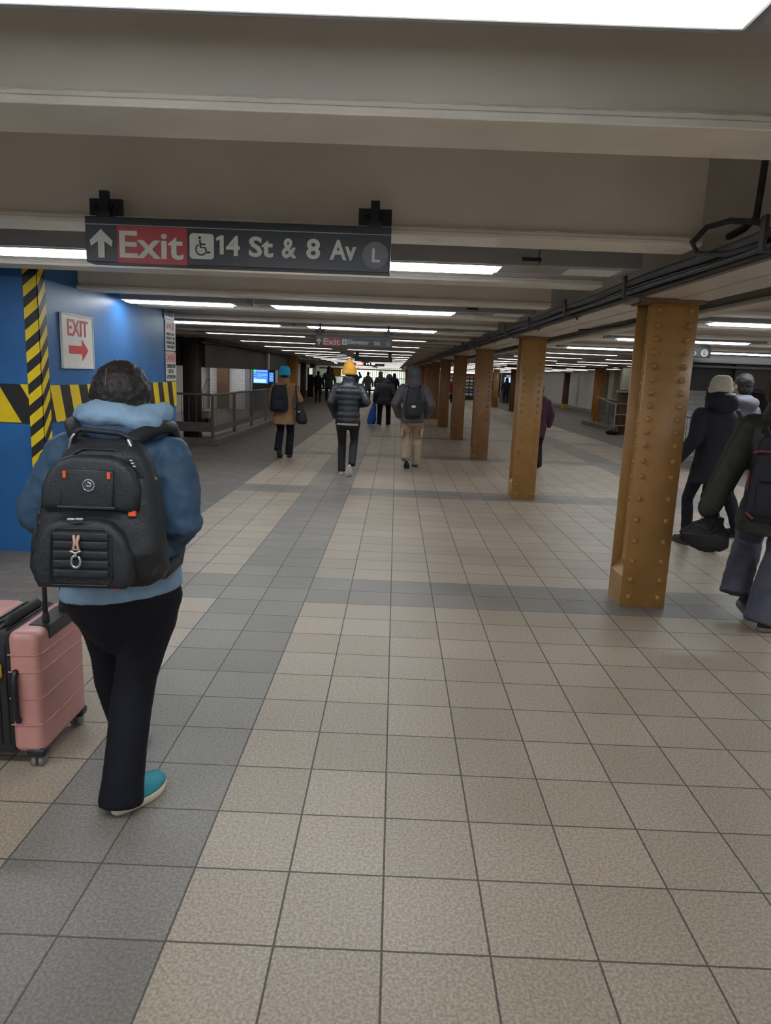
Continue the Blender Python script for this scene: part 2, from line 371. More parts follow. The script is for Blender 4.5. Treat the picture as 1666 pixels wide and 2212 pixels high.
# ------------------------------------------------------------------ columns
def rivet(bm, c, ax, r=.021):
    g = bmesh.ops.create_uvsphere(bm, u_segments=10, v_segments=6, radius=r)
    sc = Matrix.Diagonal((1,1,1,1)); sc[ax][ax] = .62
    bmesh.ops.transform(bm, matrix=Matrix.Translation(c) @ sc, verts=g['verts'])
ZR = [2.08-.098*i for i in range(13)] + [.70+.0-.0]
ZR = [2.09, 1.99, 1.90, 1.81, 1.72, 1.63, 1.54, 1.45, 1.36, 1.27, 1.18, 1.07, .96, .80, .645, .49, .345, .205, .075]
def make_column(m=M_ochre, h=2.16, rivets=True):
    e = empty('steel_column', (0,0,0)); W = .16
    bm = bmesh.new(); box(bm, -W, W, -.15, -.128, 0, h, bev=.003, seg=1)
    if rivets:
        for z in ZR:
            for x in (-.105, .105): rivet(bm, (x, -.152, z), 1)
    build('front_plate', bm, m, e, True)
    bm = bmesh.new(); box(bm, -W, W, .128, .15, 0, h, bev=.003, seg=1)
    if rivets:
        for z in ZR:
            for x in (-.105, .105): rivet(bm, (x, .152, z), 1)
    build('back_plate', bm, m, e, True)
    bm = bmesh.new(); box(bm, -.085, .085, -.13, .13, 0, h)
    for s in (-1, 1):
        box(bm, s*.085, s*.102, -.128, .09, 0, h, bev=.002, seg=1)
        if rivets:
            for z in ZR: rivet(bm, (s*.104, .045, z-.03), 0)
    build('web', bm, m, e, True)
    for s in (-1, 1):
        bm = bmesh.new()
        v = [bm.verts.new(p) for p in ((s*.085,-.13,0),(s*W,-.13,0),(s*W,.13,0),(s*.085,.13,0),(s*.085,-.13,.30),(s*W,-.13,.22),(s*W,.13,.22),(s*.085,.13,.30))]
        for q in ((0,1,2,3),(4,5,6,7),(0,1,5,4),(1,2,6,5),(2,3,7,6),(3,0,4,7)): bm.faces.new([v[i] for i in q])
        build('base_fill', bm, m, e)
    bm = bmesh.new(); box(bm, -.26, .2, -.17, .17, h-.012, h+.006, bev=.003); box(bm, -.2,.19,-.165,.165,h-.022,h-.012); build('cap_plate', bm, mat('cap_paint', (.2,.12,.07), .45) if m is M_ochre else m, e)
    return e
M_dimochre = mat('dimmed_ochre_paint', (.25,.125,.05), .4, var=.12, scale=5, bump=.2, bscale=18)  # same ochre paint, weaker light on the farther columns darkened into its colour
c0 = make_column(); c0b = make_column(M_dimochre); c0n = make_column(M_dimochre, rivets=False)
words = ['nearest', 'second', 'third', 'fourth', 'fifth', 'sixth', 'seventh']
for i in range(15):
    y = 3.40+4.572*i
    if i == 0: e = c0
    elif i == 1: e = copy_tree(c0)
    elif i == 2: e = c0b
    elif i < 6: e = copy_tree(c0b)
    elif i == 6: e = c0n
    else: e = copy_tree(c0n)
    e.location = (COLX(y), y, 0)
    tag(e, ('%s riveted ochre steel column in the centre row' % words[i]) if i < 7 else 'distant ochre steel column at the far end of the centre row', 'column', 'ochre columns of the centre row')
sidec = [(-4.42,13.75,M_dkbrown,'dark brown steel column behind the left stair railing'),(-4.05,26.3,mat('orange_paint', (.46,.20,.035), .4),'bright orange column beyond the left railing, by the blue hat woman'),
 (-5.78,42.8,M_brown,'nearest of the dark brown columns left of the far gate'),(-5.62,46.3,M_brown,'dark brown column closest to the far gate on the left'),
 (-6.9,31,M_brown,'brown column against the tiled wall beyond the left stairwell'),
 (7.38,21.7,M_brown,'brown column in the right hall with a grey cabinet above it'),(7.95,26.8,bpy.data.materials['orange_paint'],'bright orange column in the right hall beside a railing'),
 (5.75,40.2,M_ochre,'orange column far off between the second and third centre columns'),(6.1,36.0,M_brown,'brown column just left of the second centre column, far off'),
 (10.3,42.2,M_brown,'brown column with a yellow painted foot by the right tiled wall')]
for x, y, m, lab in sidec:
    e = make_column(m, rivets=False); e.location = (x, y, 0); tag(e, lab, 'column')
    for ch in e.children:
        if ch.name.startswith('base_fill') and 'yellow' in lab: pass
Box('yellow_foot', (-.17,.17,-.17,.17,0,.3), mat('yellow_paint', (.55,.4,.04), .5), e)
for x, y, lab in ((10.6,34.0,'first grey pilaster on the right tiled wall'),(10.6,36.2,'second grey pilaster on the right tiled wall')):
    bm = bmesh.new(); box(bm, x, 11.0, y-.25, y+.25, 0, 2.3, bev=.01); tag(build('wall_pilaster', bm, mat('pilaster_paint', (.34,.31,.24), .5)), lab, 'pilaster')

# ------------------------------------------------------------------ light fixtures
M_recess = mat('fixture_white_enamel', (.72,.72,.70), .35, var=.03)
def make_fixture(L=1.86, vent=True, left=.16, right=.2, lens=None):
    e = empty('ceiling_light', (0,0,0)); z0 = 2.235
    hw = .155; x0, x1 = -L/2-left, L/2+right
    bm = bmesh.new()
    ly0, ly1 = -.125, .125
    o = [(x0,-hw),(x1,-hw),(x1,hw),(x0,hw)]; i_ = [(-L/2,ly0),(L/2,ly0),(L/2,ly1),(-L/2,ly1)]
    ov = [bm.verts.new((a,b,z0)) for a,b in o]; iv = [bm.verts.new((a,b,z0)) for a,b in i_]; tv = [bm.verts.new((a,b,z0+.26)) for a,b in o]
    for k in range(4):
        j = (k+1)%4
        bm.faces.new((ov[k],ov[j],iv[j],iv[k])); bm.faces.new((ov[k],ov[j],tv[j],tv[k]))
    bm.faces.new(tv)
    build('housing', bm, M_grey, e)
    bm = bmesh.new(); r2 = [(a*(1-.03/(L/2)) , b*.82) for a,b in i_]
    iv = [bm.verts.new((a,b,z0+.0)) for a,b in i_]; rv = [bm.verts.new((a,b,z0+.028)) for a,b in r2]
    for k in range(4): bm.faces.new((iv[k],iv[(k+1)%4],rv[(k+1)%4],rv[k]))
    for (a,b),(c,d) in zip(i_, i_[1:]+i_[:1]):
        tube(bm, [(a,b,z0-.002),(c,d,z0-.002)], .006, n=6)
    build('trim_frame', bm, M_recess, e)
    bm = bmesh.new(); lw, ld, lm = lens or (.72, .024, M_lamp)
    box(bm, -L/2+.03, L/2-.03, ly0*lw, ly1*lw, z0-ld+.001, z0+.026, bev=.004, seg=2)
    o2 = build('diffuser', bm, lm, e)
    if vent:
        for x in (L/2+.16,):
            Box('vent', (x-.055,x+.055,-hw-.006,-hw,2.258,2.278), M_black, e)
    return e
def raceway(e, x0, x1):
    bm = bmesh.new(); box(bm, x0, x1, -.155, .155, 2.238, 2.49, bev=.003)
    build('raceway', bm, M_grey, e)
M_lamp_aged = emis('aged_fluorescent_diffuser', (1.0,.975,.92), 6.5)
fxA = make_fixture(vent=False); fxF = make_fixture(vent=False, lens=(.60,.010,M_lamp_aged)); fxB = make_fixture(); raceway(fxB, 1.135, 1.72)
Box('access_panel', (1.33,1.62,-.10,.14,2.231,2.239), M_recess, fxB)
usedA = usedB = False
rows = [-.40+3.048*k for k in range(0, 22)]; back_rows = [-.40-3.048*k for k in (1,2,3)]
nm = ['glaring ceiling light nearest the viewer at the top', 'ceiling light behind the Exit 14 St & 8 Av sign', 'ceiling light in the third row', 'ceiling light in the fourth row', 'ceiling light in the fifth row']
for r, yy in enumerate(rows):
    dx = -.0155*(yy-3.4)
    if r == 0:
        eB = fxB
    elif r < 4: eB = copy_tree(fxB)
    elif r == 4: eB = fxF
    else: eB = copy_tree(fxF)
    eB.location = (-.375+dx*.4, yy+(.05 if r else -.005), 0)
    tag(eB, (nm[r]+', right of its pair') if r < 5 else 'slim fluorescent ceiling light far down the main passage, right of its pair', 'light', 'ceiling lights nearer the columns')
    if r == 0: eA = fxA
    elif r == 2:
        eA = make_fixture(L=1.12, vent=False, left=.0, right=.16)
    elif r < 4: eA = copy_tree(fxA)
    else: eA = copy_tree(fxF)
    eA.location = (-2.625+dx*.4 if r != 2 else -2.265, yy+(.05 if r else -.005), 0)
    tag(eA, (nm[r]+', left of its pair' + (' by the blue enclosure' if r == 2 else '')) if r < 5 else 'slim fluorescent ceiling light far down the main passage, left of its pair', 'light', 'ceiling lights on the left of the passage')
for yy in back_rows:
    for src, xx in ((fxB, -.375), (fxA, -2.625), (fxA, 4.03), (fxA, 6.5), (fxA, -5.2)):
        e = copy_tree(src); e.location = (xx, yy+.05, 0)
        tag(e, 'slim fluorescent ceiling light behind the viewer', 'light', 'ceiling lights behind the viewer')
for yy in rows[:1]:
    for xx in (4.03, 6.5):
        e = copy_tree(fxA); e.location = (xx, yy+.05, 0)
        tag(e, 'slim fluorescent ceiling light beside the viewer over the right hall', 'light', 'ceiling lights behind the viewer')
for r, yy in enumerate(rows[1:]):
    for j, xc in enumerate((4.03, 6.5, 9.0)):
        e = copy_tree(fxA if r < 4 else fxF); e.location = (xc, yy, 0)
        tag(e, 'slim fluorescent ceiling light over the hall right of the columns', 'light', 'ceiling lights over the right hall')

# ------------------------------------------------------------------ blue construction enclosure
tag(Box('wall_enclosure', (-6.2,-2.9,4.08,7.62,0,2.75), M_blue), kind='structure')
bm = bmesh.new(); box(bm, -2.9,-2.885,5.62,5.70,0,2.4,bev=.003)
Mh = stripes('hazard_stripes_front', (1,0), .57, .36, off=.31)
tag(Box('hazard_tape', (-6.1,-2.905,4.066,4.08,1.09,1.40), Mh), 'black and yellow hazard band across the front face of the blue enclosure', 'hazard tape')
Mv = stripes('hazard_stripes_side', (0,1), .30, .36, off=.2)
tag(Box('hazard_tape', (-2.9,-2.886,4.16,7.62,1.09,1.395), Mv), 'black and yellow hazard band along the receding side of the blue enclosure', 'hazard tape')
Mc = stripes('hazard_stripes_corner', (-.85,-1.1), 1, .17, off=0)
bm = bmesh.new(); box(bm, -2.995,-2.88,4.05,4.066,0,2.42); box(bm, -2.886,-2.876,4.05,4.17,0,2.42)
tag(build('hazard_tape', bm, Mc), 'black and yellow hazard tape folded over the vertical corner of the blue enclosure', 'hazard tape')
bm.free() if False else None
# EXIT arrow sign on the side face (faces +x)
def on_side(y, z): return (-2.9, y, z)
e = empty('exit_sign', (-2.884, 4.75, 1.77), 'white metal sign with red EXIT over a right-pointing arrow', 'sign')
bm = bmesh.new(); box(bm, -.012, .004, -.32, .32, -.235, .235, bev=.003); build('panel', bm, M_paper, e)
bm = bmesh.new()
for a, b, c, d in ((-.32,.32,.222,.235),(-.32,.32,-.235,-.222),(-.32,-.305,-.235,.235),(.305,.32,-.235,.235)): box(bm, .003,.010,a,b,c,d,bev=.002)
build('border', bm, M_white, e)
text('lettering', 'EXIT', .2, M_redink, e, (.006, -.205, .05), rot=(math.pi/2,0,math.pi/2), width=.41, bold=.002)
bm = bmesh.new(); ap = [(-.19,-.055),(.07,-.055),(.07,-.115),(.20,-.02),(.07,.075),(.07,.015),(-.19,.015)]
v = [bm.verts.new((.0065, a, b-.05)) for a, b in ap]; v2 = [bm.verts.new((.004, a, b-.05)) for a, b in ap]; bm.faces.new(v); bm.faces.new(v2[::-1])
for k in range(7): bm.faces.new((v[k], v2[k], v2[(k+1)%7], v[(k+1)%7]))
build('arrow', bm, M_redink, e)
def warn(z, h, head, lines, label, hm=M_pinkink, pm=M_paper, yc=7.42):
    e = empty('warning_sign', (-2.893, yc, z), label, 'sign')
    bm = bmesh.new(); box(bm, 0, .004, -.2, .2, 0, h); build('panel', bm, pm, e)
    zz = h-.03
    if head:
        bm = bmesh.new(); box(bm, .004,.005,-.185,.185,h-.02,h-.012); box(bm,.004,.005,-.185,.185,h-.125,h-.117); build('rule', bm, M_redink, e)
        text('heading', head, .11, hm, e, (.0045, -.17, h-.107), rot=(math.pi/2,0,math.pi/2), width=.34, bold=.003); zz = h-.14
    n = len(lines); st = (zz-.02)/n
    for k, s in enumerate(lines):
        w = .34 if len(s) > 6 else .2
        text('lettering', s, st*.95, M_blkink, e, (.0045, -w/2, zz-st*(k+.85)), rot=(math.pi/2,0,math.pi/2), width=w, bold=.002)
    return e
warn(1.41, .36, 'DANGER', ['CONSTRUCTION', 'SITE', 'ATTENTION'], 'lowest white DANGER sign at the far edge of the blue enclosure')
warn(1.785, .37, 'DANGER', ['HARD HAT', 'MUST BE', 'WORN BEYOND', 'THIS POINT'], 'middle white DANGER sign at the far edge of the blue enclosure')
w3 = warn(2.16-.0, .0+.0 or .27, None, ['VISITORS', 'NO ENTRY'], 'topmost curled grey notice above the DANGER signs on the blue enclosure', pm=mat('grey_notice', (.33,.33,.32), .35))
w3.location.y = 7.38; w3.location.z = 2.165
bm = bmesh.new(); tube(bm, [(.02,-.19,.24),(.035,-.05,.262),(.035,.1,.245),(.03,.18,.18)], .012, n=8); build('curled_edge', bm, M_paper, w3, True)

# ------------------------------------------------------------------ overhead signs
def wheelchair(e, cx, cz, s, y):
    bm = bmesh.new(); poly(bm, rrect(cx, cz, s, s, s*.14), y-.003, y, 0); build('pictogram_panel', bm, M_signtxt, e)
    bm = bmesh.new(); k = s; yy = y-.004
    tube(bm, [(cx-.08*k, yy, cz+.33*k),(cx-.079*k, yy, cz+.331*k)], .055*k, n=10)
    tube(bm, [(cx-.07*k,yy,cz+.22*k),(cx-.05*k,yy,cz-.04*k),(cx+.14*k,yy,cz-.05*k),(cx+.22*k,yy,cz-.25*k),(cx+.32*k,yy,cz-.22*k)], .035*k, n=8)
    tube(bm, [(cx-.06*k,yy,cz+.09*k),(cx+.13*k,yy,cz+.08*k)], .028*k, n=8)
    tube(bm, [(cx-.03*k+.21*k*math.cos(math.radians(a)), yy, cz-.13*k+.21*k*math.sin(math.radians(a))) for a in range(125, 345, 20)], .028*k, n=8)
    build('wheelchair_symbol', bm, M_signblk, e)
def arrow_up(bm, cx, z0, z1, y):
    h = z1-z0; w = h*.42
    pts = [(cx-.12*h,z0),(cx+.12*h,z0),(cx+.12*h,z0+.58*h),(cx+w-.04*h,z0+.40*h),(cx+w,z0+.60*h),(cx,z1),(cx-w,z0+.60*h),(cx-w+.04*h,z0+.40*h),(cx-.12*h,z0+.58*h)]
    poly(bm, pts, y-.002, y)
def overhead(x0, x1, yf, z0, z1, label, f, txts, ex_w, arrow=True, bracket=.13, red=M_signred, tm=M_signtxt, dep=.10, hang='up'):
    """f: fractions along the sign; txts: [(string, frac0, frac1)]"""
    e = empty('hanging_sign', (x0, yf, z0), label, 'sign'); W = x1-x0; H = z1-z0
    bm = bmesh.new(); box(bm, 0, W, 0, dep, 0, H+.035, bev=.004); build('sign_box', bm, M_signblk, e)
    bm = bmesh.new(); box(bm, 0, W, -.004, 0, H-.001, H+.003); build('top_rule', bm, mat('dim_rule', (.3,.3,.3), .4), e)
    bm = bmesh.new(); box(bm, W*f[1], W*f[2], -.0025, 0, .0, H-.003); build('exit_panel', bm, red, e)
    if arrow: bm = bmesh.new(); arrow_up(bm, W*(f[0]+f[1])/2, H*.12, H*.88, -.001); build('arrow', bm, tm, e)
    text('lettering', 'Exit', H*1.0, tm, e, (W*f[1]+W*.008, -.0035, H*.16), width=W*(f[2]-f[1])-W*.02, bold=H*.018)
    if f[3] is not None: wheelchair(e, W*f[3], H*.52, H*.68, -.001)
    for s, a, b in txts:
        if s == '1':
            bm = bmesh.new(); poly(bm, [(W*b,H*.33),(W*b,H*.83),(W*b-H*.09,H*.83),(W*a,H*.76),(W*a,H*.68),(W*b-H*.11,H*.71),(W*b-H*.11,H*.33)], -.0045, -.001); build('lettering', bm, tm, e); continue
        text('lettering', s, H*.72, tm, e, (W*a, -.0025, H*.32), width=W*(b-a), bold=H*.02)
    if f[4] is not None:
        bm = bmesh.new(); r = H*.36; cx, cz = W*f[4], H*.46
        poly(bm, [(cx+r*math.cos(a*math.pi/16), cz+r*math.sin(a*math.pi/16)) for a in range(32)], -.003, 0); build('route_disc', bm, M_signgrey, e)
        text('lettering', 'L', H*.5, tm, e, (cx-H*.115, -.0045, cz-H*.175), bold=H*.012)
    for bx in (W*.055, W*.945):
        bm = bmesh.new(); hb = bracket
        box(bm, bx-.075, bx+.075, .055, .075, H+.05, H+.05+hb*.55, bev=.003); box(bm, bx-.02, bx+.02, .03, .06, H+.02, H+.05+hb*.78, bev=.003)
        box(bm, bx-.03, bx+.03, .02, .09, H, H+.06)
        if hang == 'back': box(bm, bx-.018, bx+.018, .055, .192, H+.075, H+.10)
        else: tube(bm, [(bx,.065,H+.03),(bx,.065,2.232-z0)], .012, n=6)
        for q in (-.05,-.028,.028,.05): tube(bm, [(bx+q,.055,H+.05+hb*.28),(bx+q,.045,H+.05+hb*.28)], .007, n=8)
        build('bracket', bm, M_signblk, e)
    return e
s1 = overhead(-1.44, -.075, 1.60, 2.035, 2.195, 'large black hanging sign reading Exit 14 St & 8 Av with an L disc', (0, .105, .335, .383, .951),
         [('1', .430, .455), ('4', .462, .508), ('St', .537, .617), ('&', .645, .694), ('8', .725, .771), ('Av', .802, .889)], None, hang='back')
overhead(-1.12, -.10, 7.90, 1.94, 2.05, 'distant black hanging sign reading Exit Elevator to L, beyond the first', (0, .10, .335, .383, .945),
         [('Elevator', .43, .70), ('to', .76, .845)], None, bracket=.09)
overhead(-1.31, -.17, 20.0, 1.97, 2.10, 'third black hanging sign, its face dark, over the bent person', (0, .02, .021, None, None), [], None, arrow=False, bracket=.08) if False else None
e = empty('hanging_sign', (-1.30, 20, 1.985), 'third black hanging sign with a blank dim face, above the bent walker', 'sign')
Box('sign_box', (0,1.13,0,.12,0,.13), M_signblk, e, bev=.004); Box('face_plate', (.5,1.06,-.003,0,.02,.10), mat('dim_face', (.10,.10,.11), .3), e)
Box('bracket', (.02,.12,.02,.1,.13,.26), M_signblk, e); Box('bracket', (1.0,1.1,.02,.1,.13,.26), M_signblk, e)
e = empty('hanging_sign', (-3.75, 40, 2.10), 'long black sign with a glowing red Exit panel near the far gate', 'sign')
Box('sign_box', (0,3.0,0,.12,-.02,.24), M_signblk, e); Box('exit_panel', (1.33,1.80,-.004,0,0,.22), M_litred, e)
text('lettering', 'Exit', .22, M_littxt, e, (1.38,-.007,.035), width=.36, bold=.006)
text('lettering', '14 St', .2, M_littxt, e, (1.95,-.007,.04), width=.5, bold=.006); text('lettering', 'AC', .18, M_littxt, e, (.1,-.007,.04), width=.2, bold=.004)
bm = bmesh.new(); poly(bm, [(.55+.09*math.cos(a*math.pi/12), .11+.09*math.sin(a*math.pi/12)) for a in range(24)], -.004, 0); build('route_disc', bm, M_signgrey, e)
e = empty('hanging_sign', (3.94, 9.45, 2.04), 'black hanging sign with an L disc, half hidden behind the nearest column', 'sign')
Box('sign_box', (0,.82,0,.1,0,.15), M_signblk, e, bev=.003); Box('bracket', (.66,.80,.01,.09,.15,.189), M_signblk, e)
bm = bmesh.new(); poly(bm, [(.72+.058*math.cos(a*math.pi/12), .07+.058*math.sin(a*math.pi/12)) for a in range(24)], -.004, 0); build('route_disc', bm, M_signtxt, e)
text('lettering', 'L', .08, M_signblk, e, (.70,-.006,.04), bold=.002); text('lettering', 'to', .11, M_signtxt, e, (.50,-.004,.035), bold=.002)
e = empty('hanging_sign', (4.78, 30.0, 2.14), 'small black box sign far off, left of the second column', 'sign')
Box('sign_box', (0,.75,0,.12,0,.22), M_signblk, e)

# ------------------------------------------------------------------ left stairwell: curb, railing, soffit
bm = bmesh.new(); box(bm, -5.6,-3.70,13.07,13.5,0,.12,bev=.008); box(bm, -4.0,-3.70,13.5,26.1,0,.12,bev=.008)
tag(build('stair_curb', bm, M_conc), 'low concrete curb under the left stair railing', 'curb')
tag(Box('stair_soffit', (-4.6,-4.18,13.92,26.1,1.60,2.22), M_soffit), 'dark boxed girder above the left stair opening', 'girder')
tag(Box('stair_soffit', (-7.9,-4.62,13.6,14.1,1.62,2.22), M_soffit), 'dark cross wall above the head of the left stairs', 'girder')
tag(Box('soffit_rib', (-4.18,-4.11,21.2,21.5,1.6,2.22), M_grey), 'pale vertical rib on the dark girder over the left stairs', 'rib')
bm = bmesh.new(); tube(bm, [(-4.1,13.4,2.12),(-4.05,16,2.17),(-4.0,19,2.16),(-4.02,26,2.17)], .035, n=8); tube(bm, [(-3.98,13.2,2.17),(-3.95,17,2.16),(-3.9,26,2.18)], .02, n=8)
tag(build('steel_conduit', bm, M_dust, smooth=True), 'dusty pipe along the ceiling above the left stair girder', 'pipe')
bm = bmesh.new(); tube(bm, [(-3.85,26.6,2.1),(-3.9,34,2.2),(-4.3,44,2.2),(-4.5,60,2.2)], .03, n=8)
tag(build('steel_conduit', bm, M_rail, smooth=True), 'pale pipe along the ceiling beyond the orange left column', 'pipe')
def rail(e, pts, h0=.16, h1=1.04, panel=True, last=True, kick=(.24,.38), npick=28, post=.03):
    for i, ((xa, ya), (xb, yb)) in enumerate(zip(pts, pts[1:])):
        a = Vector((xa,ya,0)); b = Vector((xb,yb,0)); d = (b-a)
        bm = bmesh.new(); tube(bm, [(xa,ya,h1),(xb,yb,h1)], .024, n=8); build('top_rail', bm, M_rail, e, True)
        bm = bmesh.new(); n = d.normalized().cross(Vector((0,0,1)))*.012
        v = [bm.verts.new(Vector((p.x,p.y,z))+s) for s in (n,-n) for p in (a,b) for z in kick]
        for q in ((0,1,3,2),(4,5,7,6),(0,1,5,4),(2,3,7,6),(0,2,6,4),(1,3,7,5)): bm.faces.new([v[k] for k in q])
        build('kick_plate', bm, M_rail, e)
        bm = bmesh.new()
        for k in range(1, npick):
            p = a+d*k/npick; tube(bm, [(p.x,p.y,kick[1]),(p.x,p.y,h1)], .008, n=5, caps=False)
        build('picket_panel', bm, M_rail, e)
    for (x, y) in (pts if last else pts[:-1]):
        bm = bmesh.new(); box(bm, x-post, x+post, y-post, y+post, h0-.04, h1+.01, bev=.003); build('post', bm, M_rail, e)
e = empty('railing', (-3.87,13.3,0), 'grey steel railing around the left stair opening', 'railing')
def railL(pts, **k):
    rail(e_, [(x-e_.location.x, y-e_.location.y) for x, y in pts], **k)
e_ = e
railL([(-6.2,13.3),(-3.91,13.3)], npick=15, last=False, kick=(.26,.46))
railL([(-3.87,13.3),(-3.86,15.3),(-3.85,17.3),(-3.84,19.3),(-3.83,21.3),(-3.82,23.6),(-3.8,26.0)], npick=20)
bm = bmesh.new()
tag(Box('stair_side_wall', (-7.9,-7.75,14.2,40,0,2.3), mat('stair_tile', (.55,.52,.48), .35)), 'white wall seen through the left stair opening', 'wall panel')
tag(Box('wall_panel', (-7.6,-4.75,27.5,27.6,0,2.2), M_tile), 'white tiled panel behind the left stair opening', 'wall panel')
tag(Box('steel_column', (-7.25,-6.8,27.2,27.5,0,2.2), M_brown), 'broad brown pier on the tiled panel behind the left stairs', 'column')
tag(Box('wall_pilaster', (-6.15,-5.95,27.35,27.5,0,2.2), M_grey), 'grey pilaster on the tiled panel behind the left stairs', 'pilaster')
for y in (17.5, 22.0, 26.0):  # added fixtures out of view, put in to brighten the tiled wall
    e = copy_tree(fxA); e.location = (-6.6, y, 0); tag(e, 'added unseen ceiling light over the left stairwell behind the dark girder', 'light', 'added unseen ceiling lights over the left stairwell')
tag(Box('wall_pilaster', (-4.62,-4.24,26.15,26.4,0,2.22), mat('tan_paint', (.33,.27,.21), .5)), 'tan pilaster beside the bright orange left column', 'pilaster')
# floor mop lamp-like thing: wet floor cart by the stair
e = empty('utility_cart', (-4.75,15.2,0), 'pale folding board with a thin raised arm behind the left railing', 'cart')
bm = bmesh.new(); poly(bm, [(-.12,.62),(.02,.62),(.16,.92),(.06,.92)], -.01, .01); build('board', bm, M_recess, e)
bm = bmesh.new(); tube(bm, [(.11,0,.9),(.2,0,1.16),(.27,0,1.32),(.36,0,1.33)], .008, n=6); build('arm', bm, M_rail, e)
bm = bmesh.new(); box(bm, -.12, .34, -.15, .15, .42, .60, bev=.01); build('tray', bm, mat('tan_board', (.4,.33,.24), .6), e)
bm = bmesh.new(); box(bm, -.10, .32, -.13, .13, .12, .42, bev=.01); build('base', bm, M_black, e)
# ticket screen beyond
e = empty('information_screen', (-5.02,24.6,0), 'glowing blue information screen above the left railing', 'screen')
Box('cabinet', (-.28,.55,.02,.14,.12,1.66), M_dkbrown, e)
Box('display', (-.24,.30,.0,.02,1.12,1.62), M_screen, e)
Box('side_display', (.34,.50,.0,.02,1.18,1.52), M_screen, e)
bm = bmesh.new()
for z in (1.57,1.53,1.44,1.40,1.34): box(bm, -.10, .27, -.004, 0, z, z+.014)
for z in (1.46,1.38,1.30,1.24): box(bm, .36, .48, -.004, 0, z, z+.014); box(bm, -.23, -.13, -.004, 0, z, z+.014)
box(bm, -.22, .24, -.004, 0, 1.14, 1.28); build('display_lines', bm, M_screen2, e)
Box('green_block', (-.23,-.13,-.005,0,1.51,1.60), M_screen3, e)

# ------------------------------------------------------------------ right hall stair
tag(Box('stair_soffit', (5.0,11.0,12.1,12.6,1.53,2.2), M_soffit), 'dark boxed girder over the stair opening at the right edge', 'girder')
tag(Box('stair_pier', (6.35,7.0,12.0,12.1,1.6,2.04), M_dkbrown), 'dark brown pier on the right stair girder', 'column')
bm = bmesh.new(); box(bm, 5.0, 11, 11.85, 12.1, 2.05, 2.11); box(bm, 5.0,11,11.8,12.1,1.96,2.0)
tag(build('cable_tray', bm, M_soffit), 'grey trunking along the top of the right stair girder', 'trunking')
tag(Box('wall_panel', (6.2,6.97,14.6,14.7,0,1.6), M_tile), 'white tiled panel seen under the right stair girder', 'wall panel')
tag(Box('wall_panel', (6.97,10.9,14.6,14.7,0,1.6), M_dkbrown), 'dark brown panel beside the white tiles under the right girder', 'wall panel')
bm = bmesh.new(); ell(bm, (7.02,21.3,.10), (.20,.16,.10)); ell(bm, (6.9,21.35,.07), (.12,.12,.07))
organic('bag', bm, M_black, None, vox=.02, sm=2, wr=.03)
bpy.data.objects['bag'].location.z = 0; tag(bpy.data.objects['bag'], 'small black bag lying at the foot of the tubular handrail', 'bag')
e = empty('railing', (5.3,11.9,0), 'picket railing behind the navy coat woman', 'railing'); e_ = e
railL([(5.2,11.9),(6.6,11.9),(8.0,11.9),(9.4,11.9)], npick=22, kick=(.2,.3))
for x in (): pass
e = empty('railing', (7.45,22.2,0), 'grey picket railing between the brown and orange right columns', 'railing'); e_ = e
railL([(7.5,22.4),(7.75,24.4),(7.95,26.4)], npick=20, kick=(.2,.45))
tag(Box('stair_curb', (7.35,8.3,22.0,26.6,0,.14), M_conc), 'low curb under the railing in the right hall', 'curb')
e = empty('tube_handrail', (7.1,21.5,0), 'bright tubular handrail by the brown right column', 'handrail')
for z in (.25,.6,.95):
    bm = bmesh.new(); tube(bm, [(0,0,z),(.05,.0,z+.03),(.35,0,z+.03)], .02, n=8); build('rail_tube', bm, M_grey, e, True)
bm = bmesh.new(); tube(bm, [(-.02,0,0),(-.02,0,.95),(-.25,1.5,1.15)], .02, n=8); build('post', bm, M_grey, e, True)
e = empty('junction_cabinet', (7.38,21.55,1.3), 'grey electrical cabinet high on the brown right column', 'cabinet')
Box('door', (-.22,.35,-.2,.0,.12,.82), mat('cabinet_grey', (.3,.29,.24), .5), e, bev=.01); Box('shelf', (-.32,.4,-.22,0,.04,.10), M_grey, e)
bm = bmesh.new()
for k, (y, z) in enumerate(((12.9,2.17),(14,2.12))): pass
tube(bm, [(5.2,27,2.15),(6.4,26.6,2.17),(7.3,25,2.12),(7.7,24,2.2),(8.2,23.6,2.12),(9.5,23,2.18)], .03, n=8)
tag(build('flexible_conduit', bm, M_dust, smooth=True), 'winding conduit across the ceiling of the right hall', 'conduit')

# ------------------------------------------------------------------ far end: gate, lit wall, shop
e = empty('security_gate', (-3,63.5,0), 'tall white barred gate across the far end of the passage', 'gate')
bm = bmesh.new()
for k in range(64): box(bm, -5.9+k*.19, -5.9+k*.19+.05, -.03, .03, .25, 2.25)
build('bars', bm, mat('gate_white', (.65,.68,.66), .4), e)
bm = bmesh.new(); box(bm, -6,6.3,-.05,.05,.12,.26); box(bm,-6,6.3,-.05,.05,1.3,1.35); build('rail', bm, M_black, e)
bm = bmesh.new()
for k in range(7): box(bm, -6+k*2, -5.85+k*2, -.07,.07,0,.14)
build('foot', bm, M_black, e)
tag(Box('wall_panel', (-9,5,66,66.2,0,2.25), mat('pale_wall', (.7,.75,.72), .5)), 'bright pale wall behind the far barred gate', 'wall panel')
e = empty('orange_fascia', (-3,63.0,1.95), 'orange fascia strip over the far barred gate', 'fascia')
Box('fascia_panel', (-4,4.6,0,.1,.02,.14), mat('orange_fascia', (.65,.25,.04), .5), e)
e = empty('notice_board', (-6.1,63.42,.0), 'yellow and blue notice board on the far gate', 'sign')
